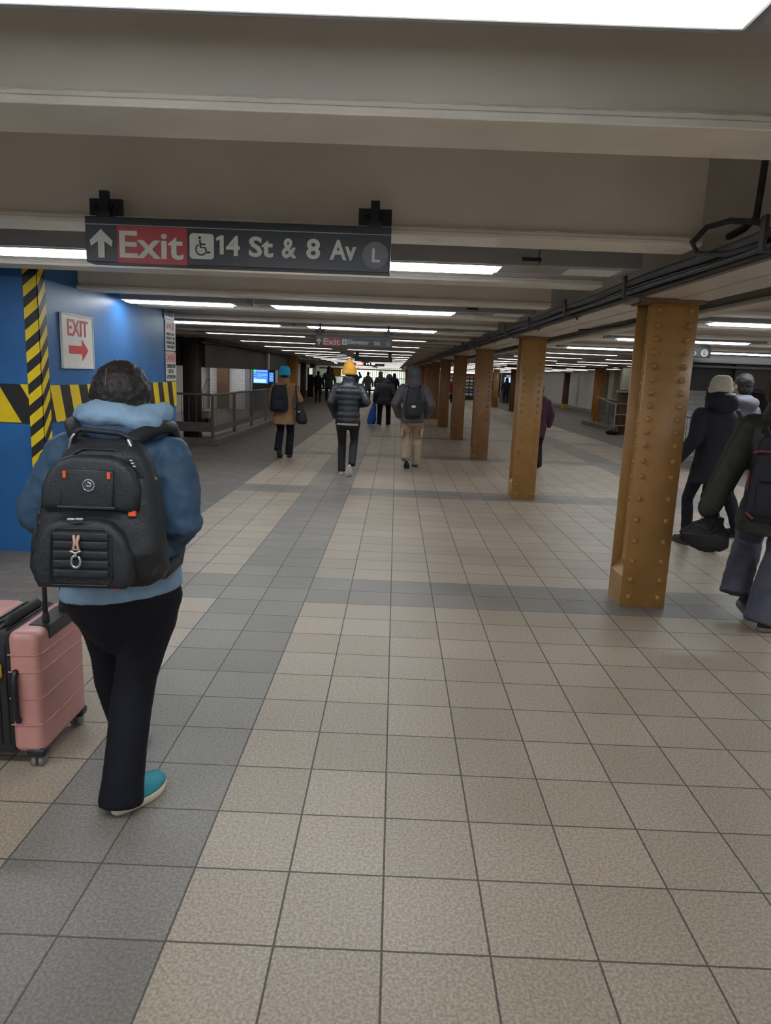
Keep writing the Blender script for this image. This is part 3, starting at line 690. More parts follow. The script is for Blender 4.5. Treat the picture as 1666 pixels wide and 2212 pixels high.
Box('yellow_panel', (.35,1.05,0,.04,1.30,2.0), mat('sign_yellow', (.75,.42,.03), .5), e); Box('blue_panel', (-.1,.35,0,.04,1.32,2.0), mat('sign_navy', (.05,.06,.2), .5), e)
for k, (x, y, lab) in enumerate(((-3.2,64.8,'glowing light bar just behind the far gate, left of two'),(1.0,64.8,'glowing light bar just behind the far gate, right of two'))):
    e = empty('ceiling_light', (x,y,0), lab, 'light')
    Box('housing', (-1.5,1.5,-.2,.2,2.42,2.5), M_grey, e); Box('diffuser', (-1.4,1.4,-.15,.15,2.395,2.42), emis('gate_lamp', (.9,1,.95), 60) if k == 0 else bpy.data.materials['gate_lamp'], e)
# far right shop and machines
e = empty('news_stand', (3.5,52,0), 'far lit news stand with stacked magazines between the columns', 'stand')
Box('cabinet', (-.2,2.6,.1,.8,0,2.15), M_dkbrown, e); Box('header_light', (-.2,2.6,.05,.1,1.95,2.1), emis('stand_light', (1,.95,.8), 2.5), e)
cols = [(.7,.7,.65),(.1,.2,.5),(.6,.6,.2),(.3,.35,.4),(.65,.62,.6),(.5,.1,.1)]
for k in range(6):
    bm = bmesh.new()
    for q in range(9): box(bm, -.15+q*.3, .07+q*.3, .04, .1, .35+k*.25, .35+k*.25+.16)
    build('shelf_row', bm, mat('stock', cols[k], .6), e)
e = empty('ticket_machine', (7.9,50,0), 'ticket machine with a bright blue screen far off by the orange column', 'machine')
Box('body', (-.4,.5,0,.5,0,2.1), mat('machine_grey', (.12,.12,.13), .4), e); Box('display', (-.2,.32,-.02,0,1.42,1.78), M_screen2, e); Box('header', (-.1,.25,-.02,0,1.84,1.93), mat('pink_head', (.8,.3,.35), .4, emit=(.8,.3,.35), es=.8), e)
e = empty('advertising_panel', (1.9,58,0), 'bright blue and yellow advertisement between the far columns', 'advertisement')
Box('frame', (-.9,1.2,0,.1,.1,2.1), M_black, e); Box('blue_poster', (-.8,-.1,-.02,0,.9,2.0), emis('ad_blue', (.25,.6,.8), 1.0), e); Box('yellow_poster', (.3,.9,-.02,0,.5,1.9), emis('ad_yellow', (.7,.8,.1), 1.0), e)
e = empty('phone_kiosk', (-5.72,45.2,0), 'dark phone kiosk between the two far brown columns', 'kiosk')
Box('body', (-.1,.3,0,.4,0,1.9), M_black, e); Box('lit_panel', (.0,.22,-.01,0,1.45,1.85), emis('kiosk_light', (.9,.9,.8), .8), e)
# ------------------------------------------------------------------ people
M_skin = mat('skin_light', (.50,.30,.22), .55, var=.06)
M_skin2 = mat('skin_tan', (.33,.18,.11), .55, var=.06)
M_hair = mat('dark_hair', (.014,.009,.008), .55, var=.4, scale=60, bump=.8, bscale=70)
def foot_shape(L=.27, W=.095, n=24):
    out = []
    for k in range(n):
        a = 2*math.pi*k/n; y = .5-.5*math.cos(a); s = math.sin(a)
        wdt = W*(.40+.13*math.cos((y-.72)*4.2)) * (abs(s)**.62)
        out.append((math.copysign(wdt, s)+.006*math.sin(y*3.1), y*L))
    return out
def shoe(parent, pos, yaw, mu, ms, L=.28, W=.1, lift=0, rollA=0, high=.0, style=None):
    """heel at pos; lift>0 raises the heel (degrees), toe end stays down"""
    fs = foot_shape(L, W)
    m = Matrix.Translation(pos) @ Matrix.Rotation(math.radians(yaw), 4, 'Z') @ Matrix.Translation((0, L*.8, 0)) @ Matrix.Rotation(math.radians(-lift), 4, 'X') @ Matrix.Translation((0,-L*.8,0)) @ Matrix.Rotation(math.radians(rollA), 4, 'Y')
    bm = bmesh.new(); V = []
    lv = [(0.028,1,1,0),(.045,.98,.99,0),(.062,.9,.93,.003),(.078,.78,.66,.004),(.095,.72,.48,.006),(.11+high,.62,.40,.01)]
    for z, sx, sy, oy in lv: V.append([bm.verts.new((x*sx, y*sy+oy, z)) for x, y in fs])
    for a, b in zip(V, V[1:]):
        for k in range(len(a)): bm.faces.new((a[k], a[(k+1)%len(a)], b[(k+1)%len(a)], b[k]))
    bm.faces.new(V[0]); bm.faces.new(V[-1]); bmesh.ops.transform(bm, matrix=m, verts=bm.verts)
    up = build('shoe', bm, mu, parent, True)
    bm = bmesh.new(); V = []
    for z, s in ((0,.96),(.008,1.03),(.028,1.05),(.032,1.0)): V.append([bm.verts.new((x*s, y*(s*.5+.5)-(s-1)*.1, z+(.012*max(0,(.12-y/L))*3))) for x, y in fs])
    for a, b in zip(V, V[1:]):
        for k in range(len(a)): bm.faces.new((a[k], a[(k+1)%len(a)], b[(k+1)%len(a)], b[k]))
    bm.faces.new(V[0]); bm.faces.new(V[-1]); bmesh.ops.transform(bm, matrix=m, verts=bm.verts)
    build('sole', bm, ms, up, True)
    return up
def hand_parts(bm, wrist, dirv, side, curl=.5, s=1.0, pal=None):
    """palm, four unequal bent fingers and a side thumb; dirv = forearm direction, pal = palm normal"""
    d = Vector(dirv).normalized(); n = Vector(pal or (side*-1, 0, 0)); n = (n-d*n.dot(d)).normalized(); t = d.cross(n).normalized()
    w = Vector(wrist)
    for q in (-.028,-.01,.01,.028):
        tube(bm, [(*(w+d*.0+t*q*.7*s), .016*s), (*(w+d*.05*s+t*q*s), .0155*s), (*(w+d*.085*s+t*q*s), .0125*s)], .014, n=8)
    for i, (q, ln) in enumerate(((-.031,.070),(-.0105,.082),(.0105,.077),(.030,.060))):
        p = w+d*.085*s+t*q*s; pts = [(*p, .0098*s)]; a = curl*.5
        for sg in (.45,.32,.23):
            p = p + (d*math.cos(a)+n*math.sin(a))*ln*sg*s; a += curl*.75; pts.append((*p, (.0095-.0012*len(pts))*s))
        tube(bm, pts, .009*s, n=8)
    p = w+d*.02*s-t*.026*s; pts = [(*p, .014*s)]
    for k, (a, ln) in enumerate(((.9,.04),(.6,.034),(.35,.026))):
        p = p+(d*math.cos(a)-t*math.sin(a)+n*.35*curl).normalized()*ln*s; pts.append((*p, (.0125-.0015*k)*s))
    tube(bm, pts, .012*s, n=8)
def head_parts(bm, c, s=1.0, face=1):
    """head looking towards +y, centre c"""
    c = Vector(c)
    ell(bm, c+Vector((0,-.012,.02))*s, (.075*s,.094*s,.10*s)); ell(bm, c+Vector((0,.02,-.04))*s, (.058*s,.068*s,.075*s))
    ell(bm, c+Vector((0,.055,-.085))*s, (.03*s,.028*s,.026*s))
    if face:
        tube(bm, [(*(c+Vector((0,.085,.012))*s), .009*s), (*(c+Vector((0,.104,-.026))*s), .014*s)], .012*s, n=8)
        tube(bm, [(*(c+Vector((-.035,.073,.022))*s), .012*s), (*(c+Vector((.035,.073,.022))*s), .012*s)], .012*s, n=8)
        tube(bm, [(*(c+Vector((-.02,.077,-.055))*s), .009*s), (*(c+Vector((.02,.077,-.055))*s), .009*s)], .009*s, n=8)
        for q in (-1, 1): ell(bm, c+Vector((q*.077,-.005,-.01))*s, (.012*s,.018*s,.03*s))
def face_bits(parent, c, s=1.0):
    for q in (-1, 1):
        bm = bmesh.new(); ell(bm, Vector(c)+Vector((q*.03,.076,.0))*s, (.012*s,.009*s,.007*s), u=10, v=6); build('eye', bm, M_blkink, parent, True)
    bm = bmesh.new(); tube(bm, [tuple(Vector(c)+Vector((x,.086-abs(x)*.35,-.056))*s) for x in (-.022,0,.022)], .004*s, n=6); build('lips', bm, mat_lip, parent, True)
mat_lip = mat('lips', (.35,.12,.10), .5)
def beanie(parent, c, m, r=.105, h=.20, tilt=0, name='beanie', base=-.03, point=0):
    cx, cy_, cz = c; bm = bmesh.new(); n = 9; rg = []
    rg.append((cx, cy_, cz+base, r*.98, r*1.08)); rg.append((cx, cy_, cz+base+.055, r*1.02, r*1.12))
    for k in range(1, n+1):
        t = k/n; rr = math.cos(t*math.pi/2)**(.55 if not point else .62)
        rg.append((cx, cy_-.01*t, cz+base+.055+(h-.055)*math.sin(t*math.pi/2) if not point else cz+base+.055+(h-.055)*t**.95, max(r*1.0*rr, .006), max(r*1.1*rr, .006)))
    loft(bm, rg); o = build(name, bm, m, parent, True)
    bm = bmesh.new(); loft(bm, [(cx,cy_,cz+base-.002,r*1.0,r*1.1),(cx,cy_,cz+base+.01,r*1.05,r*1.15),(cx,cy_,cz+base+.05,r*1.06,r*1.16),(cx,cy_,cz+base+.058,r*1.0,r*1.1)])
    build('cuff', bm, m, o, True); return o
def knee(h, a, bias=.04):
    """knee position between hip and ankle with equal segments, bent forward (+y)"""
    h = Vector(h); a = Vector(a); mid = (h+a)/2; half = (a-h).length/2; L = .44
    off = math.sqrt(max(L*L-half*half, 0)) if half < L else bias
    return mid+Vector((0, min(off, .25)+.01, 0))
def person(name, pos, label, H=1.75, rz=0, top=None, pants=None, shoes=None, sole=None, hat=None, hatpoint=0, hood=None, hair=M_hair, skin=M_skin,
           puff=0, hem=.80, flare=0, wid=1.0, dep=1.0, feet=(((-.1,.0,.09),0,0),((.1,.0,.09),0,0)), arms=None, legr=.075, cuffr=.062, vox=.013, group=None, lean=0, collar=True, hands=True, hemr=1.0, legw=1.0, cat='person', headtilt=0, sleeve=1.0, wr=.008, shirt=None):
    s = H/1.75; e = empty(name, pos, label, cat, group, rz=math.radians(rz)); e.scale = (s, s, s)
    def ly(z): return lean*max(0, z-.9)
    hips = [(-.1*wid, 0, .90), (.1*wid, 0, .90)]
    legs = []
    for (f, yw, lf), hp in zip(feet, hips):
        ank = Vector(f); k = knee(hp, ank); legs.append((Vector(hp), k, ank, yw, lf))
    sh = [(-.172*wid, ly(1.42), 1.378), (.172*wid, ly(1.42), 1.378)]
    if arms is None: arms = (((-.26*wid,-.03,1.12),(-.25*wid,.10,.90)), ((.26*wid,-.03,1.12),(.25*wid,.10,.90)))
    hc = (headtilt, ly(1.62)+.02, 1.635)
    # one continuous body
    bm = bmesh.new(); head_parts(bm, hc)
    tube(bm, [(0,ly(1.4),1.38,.06),(headtilt,ly(1.55)+.005,1.56,.055)], .06, n=12)
    loft(bm, [(0,0,.84,.13,.10),(0,0,.95,.13,.10),(0,ly(1.1),1.1,.12,.09),(0,ly(1.3),1.3,.15,.10),(0,ly(1.42),1.42,.10,.07)], n=16)
    for i in (0, 1):
        el, wr_ = arms[i]; tube(bm, [(*sh[i],.045),(*el,.038),(*wr_,.028)], .04, n=10)
        h_, k_, a_ = legs[i][:3]; tube(bm, [(*h_,.07),(*k_,.05),(*a_,.035)], .05, n=10)
        tube(bm, [(*a_, .035), (a_.x, a_.y+.06, a_.z-.04, .028)], .03, n=8)
        if hands: hand_parts(bm, wr_, Vector(wr_)-Vector(el), (-1, 1)[i], .55)
    organic('body', bm, skin, e, vox=.0095 if vox > .01 else .008, sm=3)
    # trousers
    bm = bmesh.new()
    loft(bm, [(0,0,.72,.06*wid,.06),(0,0,.76,.14*wid,.10*dep),(0,0,.84,.165*wid,.125*dep),(0,-.005,.92,.172*wid,.13*dep),(0,0,1.02,.15*wid,.115*dep)], n=24)
    for h_, k_, a_, yw, lf in legs:
        d = (a_-k_).normalized()
        pts = [(h_.x,h_.y,h_.z-.02,.098*legw)]
        q = h_.lerp(k_, .5); pts.append((q.x,q.y-.0,q.z,.088*legw*legr/.075)); pts.append((*k_, legr*.93*legw))
        for t in (.3,.6): q = k_.lerp(a_, t); pts.append((q.x,q.y-.012,q.z, (legr*(1-t)+cuffr*t)*legw))
        q = a_+Vector((0,-.005,.0)); pts.append((*q, cuffr*legw)); q = a_+d*.042+Vector((0,.004,0)); pts.append((*q, cuffr*1.03*legw))
        tube(bm, pts, .07, n=14, caps=False)
    organic('trousers', bm, pants, e, vox=vox, sm=4, wr=wr, wrs=.07)
    for i in (0, 1):
        h_, k_, a_, yw, lf = legs[i]
        hz = max(0, a_.z-.09)
        shoe(e, (a_.x, a_.y-.055, hz if lf < 5 else max(hz-.0,0)), yw, shoes, sole, lift=0 if lf < 5 else 0, rollA=0) if lf < 5 else shoe(e, (a_.x, a_.y-.20+.04, -.0), yw, shoes, sole, lift=lf)
    # jacket
    bm = bmesh.new(); rg = []; n = 46
    prof = [(hem-.001, .165+flare, .13+flare*.7), (hem+.12, .168+flare*.55, .135+flare*.4), (1.05, .165, .13), (1.2, .185, .135), (1.32, .20, .135), (1.39, .19, .12), (1.435, .135, .10), (1.475, .082, .082), (1.50,.078,.08)]
    def pf(z):
        for (z0,a0,b0),(z1,a1,b1) in zip(prof, prof[1:]):
            if z <= z1: t = (z-z0)/(z1-z0); return a0+(a1-a0)*t, b0+(b1-b0)*t
        return prof[-1][1:]
    for k in range(n+1):
        z = hem+(1.50-hem)*k/n; a, b = pf(z); m_ = 1
        if puff: m_ = 1+puff*(abs(math.sin(math.pi*(z-hem)/.088))**.6-.65)
        hr = hemr if z < hem+.02 else 1
        rg.append((0, ly(z), z, a*wid*m_*hr, b*dep*m_*hr, 2.3))
    loft(bm, rg, n=32)
    for i in (0, 1):
        el, wr_ = arms[i]; S0, E0, W0 = Vector(sh[i]), Vector(el), Vector(wr_); pts = []
        for k in range(25):
            t = k/24; 
            p = S0.lerp(E0, t*2) if t < .5 else E0.lerp(W0, t*2-1)
            r = (.076-.02*t)*sleeve
            if puff: r *= 1+puff*1.3*(abs(math.sin(math.pi*t*7.5))**.6-.6)
            pts.append((*p, r))
        tube(bm, pts, .06, n=14)
    if collar: loft(bm, [(headtilt*.5,ly(1.5)-.005,1.42,.135,.105),(headtilt*.5,ly(1.5)-.008,1.475,.102,.095),(headtilt*.6,ly(1.55)-.012,1.54,.090,.09)], n=20)
    if hood == 'up':
        ell(bm, Vector(hc)+Vector((0,-.015,.015)), (.118,.125,.14)); ell(bm, (headtilt*.5,ly(1.5)-.02,1.48), (.135,.12,.10)); tube(bm, [(0,ly(1.45),1.45,.11),(headtilt*.6,ly(1.56),1.55,.11)], .1, n=14)
    if hood == 'down':
        for a in range(-100, 101, 20):
            pass
        tube(bm, [(.11*math.sin(math.radians(a))*1.0, ly(1.45)-.03-.09*math.cos(math.radians(a)), 1.47-.02*math.cos(math.radians(a)), .045+.02*math.cos(math.radians(a))) for a in range(-110, 111, 20)], .05, n=10)
    jo = organic('jacket', bm, top, e, vox=vox if not puff else min(vox,.011), sm=4 if puff else 9, wr=wr if not puff else wr*.4, wrs=.09)
    if shirt:
        bm = bmesh.new(); loft(bm, [(0,0,hem-.03,.168*wid,.13*dep),(0,0,hem+.03,.163*wid,.128*dep)], n=28); build('shirt_hem', bm, shirt, e, True)
    if hood != 'up':
        bm = bmesh.new(); c = Vector(hc)
        ell(bm, c+Vector((0,-.028,.03)), (.088,.098,.105)); ell(bm, c+Vector((0,-.05,-.04)), (.078,.065,.07))
        if not hat: organic('hair', bm, hair, e, vox=.01, sm=2, wr=.012, wrs=.03)
        else: bm.free()
    if hat:
        beanie(e, (hc[0],hc[1]-.01,hc[2]+.015), hat, point=hatpoint, h=.175 if not hatpoint else .235, base=-.075 if hatpoint else -.05)
        bm = bmesh.new(); ell(bm, Vector(hc)+Vector((0,-.05,-.045)), (.07,.05,.05)); organic('hair', bm, hair, e, vox=.01, sm=2)
    return e
def soft_pack(name, pos, w, h, d, m, label, rz=0, straps=True, group=None, sc=1, mstrap=None, patch=None, topx=.72):
    """simple backpack: body, pocket, two straps; back face (towards wearer) at +y"""
    e = empty(name, pos, label, 'backpack', group, rz=math.radians(rz)); ms = mstrap or m
    bm = bmesh.new(); rg = []
    for k in range(11):
        t = k/10; ww = w/2*(1-(1-topx)*t**2); q = 1 if 0 < k < 10 else .82
        rg.append((0, -d/2, h*t, ww*q, d/2*(1-.25*t)*q, 3.2))
    loft(bm, rg); organic('pack_body', bm, m, e, vox=.012, sm=3, wr=.006, wrs=.06)
    bm = bmesh.new(); box(bm, -w*.33, w*.33, -d-.035, -d*.7, h*.08, h*.48, bev=.025, seg=3); build('front_pocket', bm, m, e, True)
    if straps:
        for s in (-1, 1):
            bm = bmesh.new(); tube(bm, [(s*w*.25,-.02,h*.95),(s*w*.34,.06,h*1.04),(s*w*.42,.17,h*.98),(s*w*.46,.22,h*.7),(s*w*.45,.16,h*.35),(s*w*.42,-.02,h*.15)], .017, n=8, flat=1.5)
            build('strap', bm, ms, e, True)
    if patch:
        Box('patch', (-w*.1,w*.1,-d-.04,-d-.034,h*.36,h*.43), patch, e)
    return e

# ---- woman with the black backpack and pink suitcase
M_denim = fabric('slate_blue_shell', (.036,.075,.130), .6, .3, 18)
M_ltblue = fabric('light_blue_fleece', (.21,.31,.42), .9, .3, 40)
M_navy = fabric('navy_lining', (.030,.055,.105), .7)
M_blkpant = fabric('black_leggings', (.0045,.005,.010), .8, .15, 20)
M_pack = mat('black_nylon', (.008,.0085,.011), .6, var=.3, scale=30, bump=.25, bscale=90)
M_pack2 = mat('charcoal_nylon', (.013,.0145,.018), .55, var=.25, scale=40, bump=.25, bscale=120)
M_orange = mat('orange_tab', (.80,.09,.02), .5); M_steel = mat('dull_steel', (.5,.5,.5), .3, .9)
W0 = Vector((-.985, .75, 0))
e = empty('person', W0, 'woman in slate blue jacket and black leggings, nearest on the left', 'person')
def rel(p): return (p[0]-W0.x, p[1]-W0.y, *p[2:])
bm = bmesh.new(); hc = rel((-.98, .80, 1.485))
head_parts(bm, hc, .97)
tube(bm, [(*rel((-.98,.76,1.30)),.06),(*rel((-.98,.79,1.42)),.052)], .06, n=14)
loft(bm, [(0,.02,.72,.16,.12),(0,.02,.85,.15,.11),(0,.0,1.0,.13,.10),(0,0,1.2,.15,.10),(0,0,1.32,.10,.07)], n=18)
armL = [rel((-1.16,.75,1.27)), rel((-1.28,.75,1.06)), rel((-1.375,.945,.985))]
armR = [rel((-.81,.75,1.27)), rel((-.765,.70,1.06)), rel((-.86,.90,.95))]
for a in (armL, armR): tube(bm, [(*a[0],.045),(*a[1],.038),(*a[2],.026)], .04, n=12)
for a in ([(-1.09,.80,.78,.07),(-1.116,.92,.48,.045),(-1.095,.98,.12,.035)], [(-.91,.76,.78,.07),(-.957,.765,.44,.042),(-.956,.615,.12,.035)]):
    tube(bm, [rel(q) for q in a], .06, n=12)
hand_parts(bm, armR[2], (-.3,.9,-.1), 1, .9, .9)
hand_parts(bm, armL[2], (-.25,.62,-.1), -1, 1.25, .9, pal=(0,0,-1))
organic('body', bm, M_skin2, e, vox=.007, sm=3); face_bits(e, hc, .97)
# hair: gathered low, curly ends
bm = bmesh.new(); c = Vector(hc)
ell(bm, c+Vector((0,-.03,.012)), (.098,.108,.105)); ell(bm, c+Vector((0,-.055,-.055)), (.092,.07,.075))
random.seed(3)
for k in range(90):
    a = random.uniform(-1.6,1.6); z = random.uniform(-.155,.03)
    ell(bm, c+Vector((math.sin(a)*(.094+.25*max(0,-z-.05)*.5), -.04-.06*math.cos(a), z)), (.017,.017,.02), u=8, v=6)
organic('hair', bm, M_hair, e, vox=.007, sm=2, wr=.012, wrs=.02)
bm = bmesh.new(); tube(bm, [(c.x-.012,c.y-.140,c.z+.03),(c.x-.016,c.y-.113,c.z+.083),(c.x-.012,c.y-.05,c.z+.117)], .002, n=6)
build('hair_parting', bm, mat('scalp', (.12,.07,.05), .6), e, True)
# leggings
bm = bmesh.new()
loft(bm, [rel(q[:3])+tuple(q[3:]) for q in [(-1.005,.79,.54,.085,.07),(-1.005,.785,.60,.135,.10),(-1.005,.775,.66,.178,.125),(-1.0,.765,.715,.210,.142),(-.998,.755,.76,.222,.152),(-.997,.75,.82,.212,.15),(-.99,.75,.90,.19,.135)]], n=32)
tube(bm, [rel(q) for q in [(-1.10,.80,.74,.118),(-1.108,.85,.66,.105),(-1.115,.90,.55,.084),(-1.118,.92,.46,.072),(-1.115,.95,.34,.077),(-1.105,.97,.22,.066),(-1.09,.985,.12,.058),(-1.085,.985,.085,.06)]], .07, n=18, caps=False)
tube(bm, [rel(q) for q in [(-.900,.76,.74,.112),(-.912,.77,.66,.107),(-.938,.78,.55,.089),(-.957,.765,.44,.078),(-.962,.72,.34,.077),(-.958,.66,.22,.073),(-.955,.61,.12,.074),(-.958,.59,.04,.080),(-.958,.585,.022,.078)]], .07, n=18, caps=False)
organic('leggings', bm, M_blkpant, e, vox=.009, sm=6, wr=.004, wrs=.09)
M_teal = mat('teal_knit', (.03,.26,.32), .7, bump=.3); M_cream = mat('cream_rubber', (.62,.52,.40), .6, var=.15)
sh_ = shoe(e, rel((-.970,.545,0.0)), -24, M_teal, M_cream, L=.25, W=.10); sh_['label'] = 'teal running shoe on the right foot'
shoe(e, rel((-1.085,.93,0)), 0, M_teal, M_cream, L=.25, W=.095)
# light blue top showing below the jacket
bm = bmesh.new(); loft(bm, [rel(q[:3])+tuple(q[3:]) for q in [(-.995,.75,.775,.214,.160),(-.995,.75,.79,.220,.164),(-.99,.75,.86,.210,.158),(-.985,.75,.96,.19,.148)]], n=40)
for v in bm.verts: v.co.z += (v.co.x)*.12
organic('long_shirt', bm, M_ltblue, e, vox=.009, sm=3, wr=.006)
# jacket
bm = bmesh.new()
loft(bm, [rel(q[:3])+tuple(q[3:]) for q in [(-.985,.75,.90,.198,.158),(-.985,.75,.93,.21,.165),(-.985,.75,1.05,.20,.155),(-.985,.75,1.16,.205,.15),(-.985,.75,1.26,.215,.145),(-.985,.75,1.31,.20,.13),(-.985,.755,1.355,.135,.115),(-.98,.77,1.395,.10,.10)]], n=36)
for a, kk in ((armL, 1), (armR, 1)):
    S0, E0, W1 = [Vector(q) for q in a]
    tube(bm, [(*S0,.085),(*S0.lerp(E0,.35),.088),(*S0.lerp(E0,.75),.083),(*E0,.080),(*E0.lerp(W1,.3),.074),(*E0.lerp(W1,.6),.062),(*E0.lerp(W1,.86),.044)], .07, n=18)
organic('jacket', bm, M_denim, e, vox=.009, sm=6, wr=.030, wrs=.065)
# hood lying on the back: light fleece over navy lining
bm = bmesh.new()
tube(bm, [(.145*math.sin(math.radians(a)), .03-.10*math.cos(math.radians(a)), 1.385-.035*math.cos(math.radians(a)), .036+.018*math.cos(math.radians(a))) for a in range(-120,121,15)], .05, n=12)
ell(bm, Vector((0,-.075,1.355)), (.14,.05,.045))
organic('hood_lining', bm, M_navy, e, vox=.008, sm=4, wr=.01, wrs=.05)
bm = bmesh.new(); ell(bm, (.0,-.045,1.412), (.125,.085,.045)); ell(bm, (.095,-.055,1.40), (.075,.06,.045)); ell(bm, (-.02,-.06,1.435), (.09,.05,.035))
tube(bm, [(.01+.138*math.sin(math.radians(a)), .035-.095*math.cos(math.radians(a))*(1 if a < 60 else .95), 1.415-.012*math.cos(math.radians(a))+(.012 if a > 40 else 0), .030+.016*math.cos(math.radians(a*.8))) for a in range(-115,121,15)], .04, n=12)
organic('hood', bm, M_ltblue, e, vox=.007, sm=4, wr=.014, wrs=.045)

# ---- black backpack (top-level, worn)
PK = Vector((-.972, .60, .870))
p = empty('backpack', PK, 'large black backpack with orange zip tabs on the woman in the slate blue jacket', 'backpack')
def packshape(t):   # half width, depth at height fraction
    ws = [(0,.165),(.06,.195),(.2,.212),(.45,.198),(.7,.175),(.88,.140),(.96,.115),(1,.08)]
    ds = [(0,.12),(.08,.175),(.25,.20),(.5,.17),(.75,.15),(.92,.12),(1,.08)]
    def it(L):
        for (a,x),(b,y) in zip(L, L[1:]):
            if t <= b: return x+(y-x)*(t-a)/(b-a)
        return L[-1][1]
    return it(ws), it(ds)
HP = .475
bm = bmesh.new(); rg = []
for k in range(25):
    t = k/24; a, d = packshape(t); rg.append((.018*(1-t)*0+.02*t, -d/2, HP*t, a, d/2, 3.0))
loft(bm, rg, n=40); organic('pack_body', bm, M_pack, p, vox=.008, sm=4, wr=.008, wrs=.07)
def front(z): a, d = packshape(z/HP); return -d
# lower front pocket with piping and quilting
bm = bmesh.new(); poly(bm, [(-.150,.015),(.115,.015),(.142,.05),(.136,.12),(.112,.185),(.075,.222),(.04,.232),(-.085,.232),(-.12,.218),(-.148,.17),(-.160,.11),(-.165,.045)], -.222, -.12, bev=.022, seg=3)
lp = build('front_pocket', bm, M_pack2, p, True)
bm = bmesh.new(); pts = [(-.10,.03),(.065,.03),(.08,.05),(.08,.19),(.06,.207),(-.085,.207),(-.10,.19),(-.108,.05)]
tube(bm, [(a,-.226,b) for a,b in pts+pts[:2]], .0028, n=6); build('piping', bm, M_black, lp, True)
for z in (.055,.085,.115,.145,.172):
    bm = bmesh.new(); box(bm, -.096, .072, -.231, -.222, z, z+.024, bev=.004); build('quilted_band', bm, M_pack2, lp, True)
# upper pocket
bm = bmesh.new(); poly(bm, [(-.155,.258),(.125,.250),(.148,.262),(.150,.33),(.130,.385),(.09,.418),(.05,.428),(-.055,.428),(-.095,.415),(-.130,.375),(-.152,.32)], -.182, -.07, bev=.022, seg=3)
up_ = build('upper_pocket', bm, M_pack2, p, True)
bm = bmesh.new(); poly(bm, [(-.088,.268),(.075,.262),(.078,.385),(-.068,.388)], -.192, -.18, bev=.006); build('flap_panel', bm, M_pack2, up_, True)
bm = bmesh.new(); box(bm, -.095, .085, -.197, -.183, .262, .274, bev=.004); build('zip_shadow', bm, M_black, up_, True)
for x, z in ((-.068,.372),(.066,.372)):
    Box('zip_tab', (x-.0045,x+.0045,-.198,-.19,z-.012,z+.008), M_orange, up_)
bm = bmesh.new(); tube(bm, [(.004+.018*math.cos(a*.524),-.195,.338+.018*math.sin(a*.524)) for a in range(13)], .0018, n=6); tube(bm, [(.0,-.195,.336),(.01,-.195,.334),(.012,-.195,.343),(.002,-.195,.348)], .0028, n=6)
build('round_badge', bm, M_steel, up_, True)
bm = bmesh.new(); poly(bm, [(.004+.02*math.cos(a*.4488),.338+.02*math.sin(a*.4488)) for a in range(14)], -.1945, -.188); build('badge_disc', bm, mat('badge_navy', (.04,.05,.075), .4), up_)
# zips, pulls
for nm_, pts, r, mm in (('main_zip', [(-.14,-.10,.24),(-.135,-.13,.33),(-.10,-.125,.41),(-.04,-.115,.445),(.06,-.115,.445),(.12,-.115,.40),(.145,-.12,.32),(.16,-.135,.24)], .004, M_black),
    ('side_zip', [(.155,-.07,.08),(.175,-.075,.2),(.165,-.07,.3),(.14,-.07,.38)], .004, M_black)):
    bm = bmesh.new(); tube(bm, pts, r, n=6); build(nm_, bm, mm, p, True)
for x, y, z in ((-.045,-.232,.237),(-.02,-.232,.238)):
    bm = bmesh.new(); tube(bm, [(x,y,z),(x+.016,y,z)], .005, n=6); build('zip_pull', bm, M_steel, p, True)
for x, y, z, sx, sz in ((.128,-.165,.25,.014,.014),(-.158,-.165,.01,.014,.006),(.082,-.18,.012,.016,.006),(.172,-.10,.078,.015,.008),(-.193,-.09,.10,.006,.014)):
    Box('orange_tab', (x-sx/2-.004,x+sx/2+.004,y-.008,y+.004,z-sz/2,z+sz/2+.003), M_orange, p)
for pts in ([(.175,-.105,.085),(.178,-.11,.11),(.17,-.11,.125)], [(.150,-.085,.385),(.165,-.09,.36),(.172,-.095,.33),(.175,-.095,.30)], [(.156,-.09,.375),(.178,-.09,.355)], [(-.165,-.10,.33),(-.168,-.105,.31)]):
    bm = bmesh.new(); tube(bm, pts, .0055, n=6); build('zip_pull', bm, M_steel, p, True)
# top handle: flat bar with metal ends
bm = bmesh.new(); tube(bm, [(-.085,-.07,.46),(-.08,-.075,.492),(-.06,-.078,.505),(.06,-.07,.495),(.085,-.07,.485),(.11,-.065,.44)], .006, n=8, flat=1.5); hd = build('carry_handle', bm, M_pack, p, True)
bm = bmesh.new(); tube(bm, [(-.098,-.082,.438),(-.088,-.086,.475),(-.078,-.086,.488)], .005, n=6); build('handle_end', bm, M_steel, hd, True)
bm = bmesh.new(); tube(bm, [(.092,-.084,.475),(.105,-.084,.445),(.108,-.084,.425)], .006, n=6); build('handle_end', bm, M_steel, hd, True)
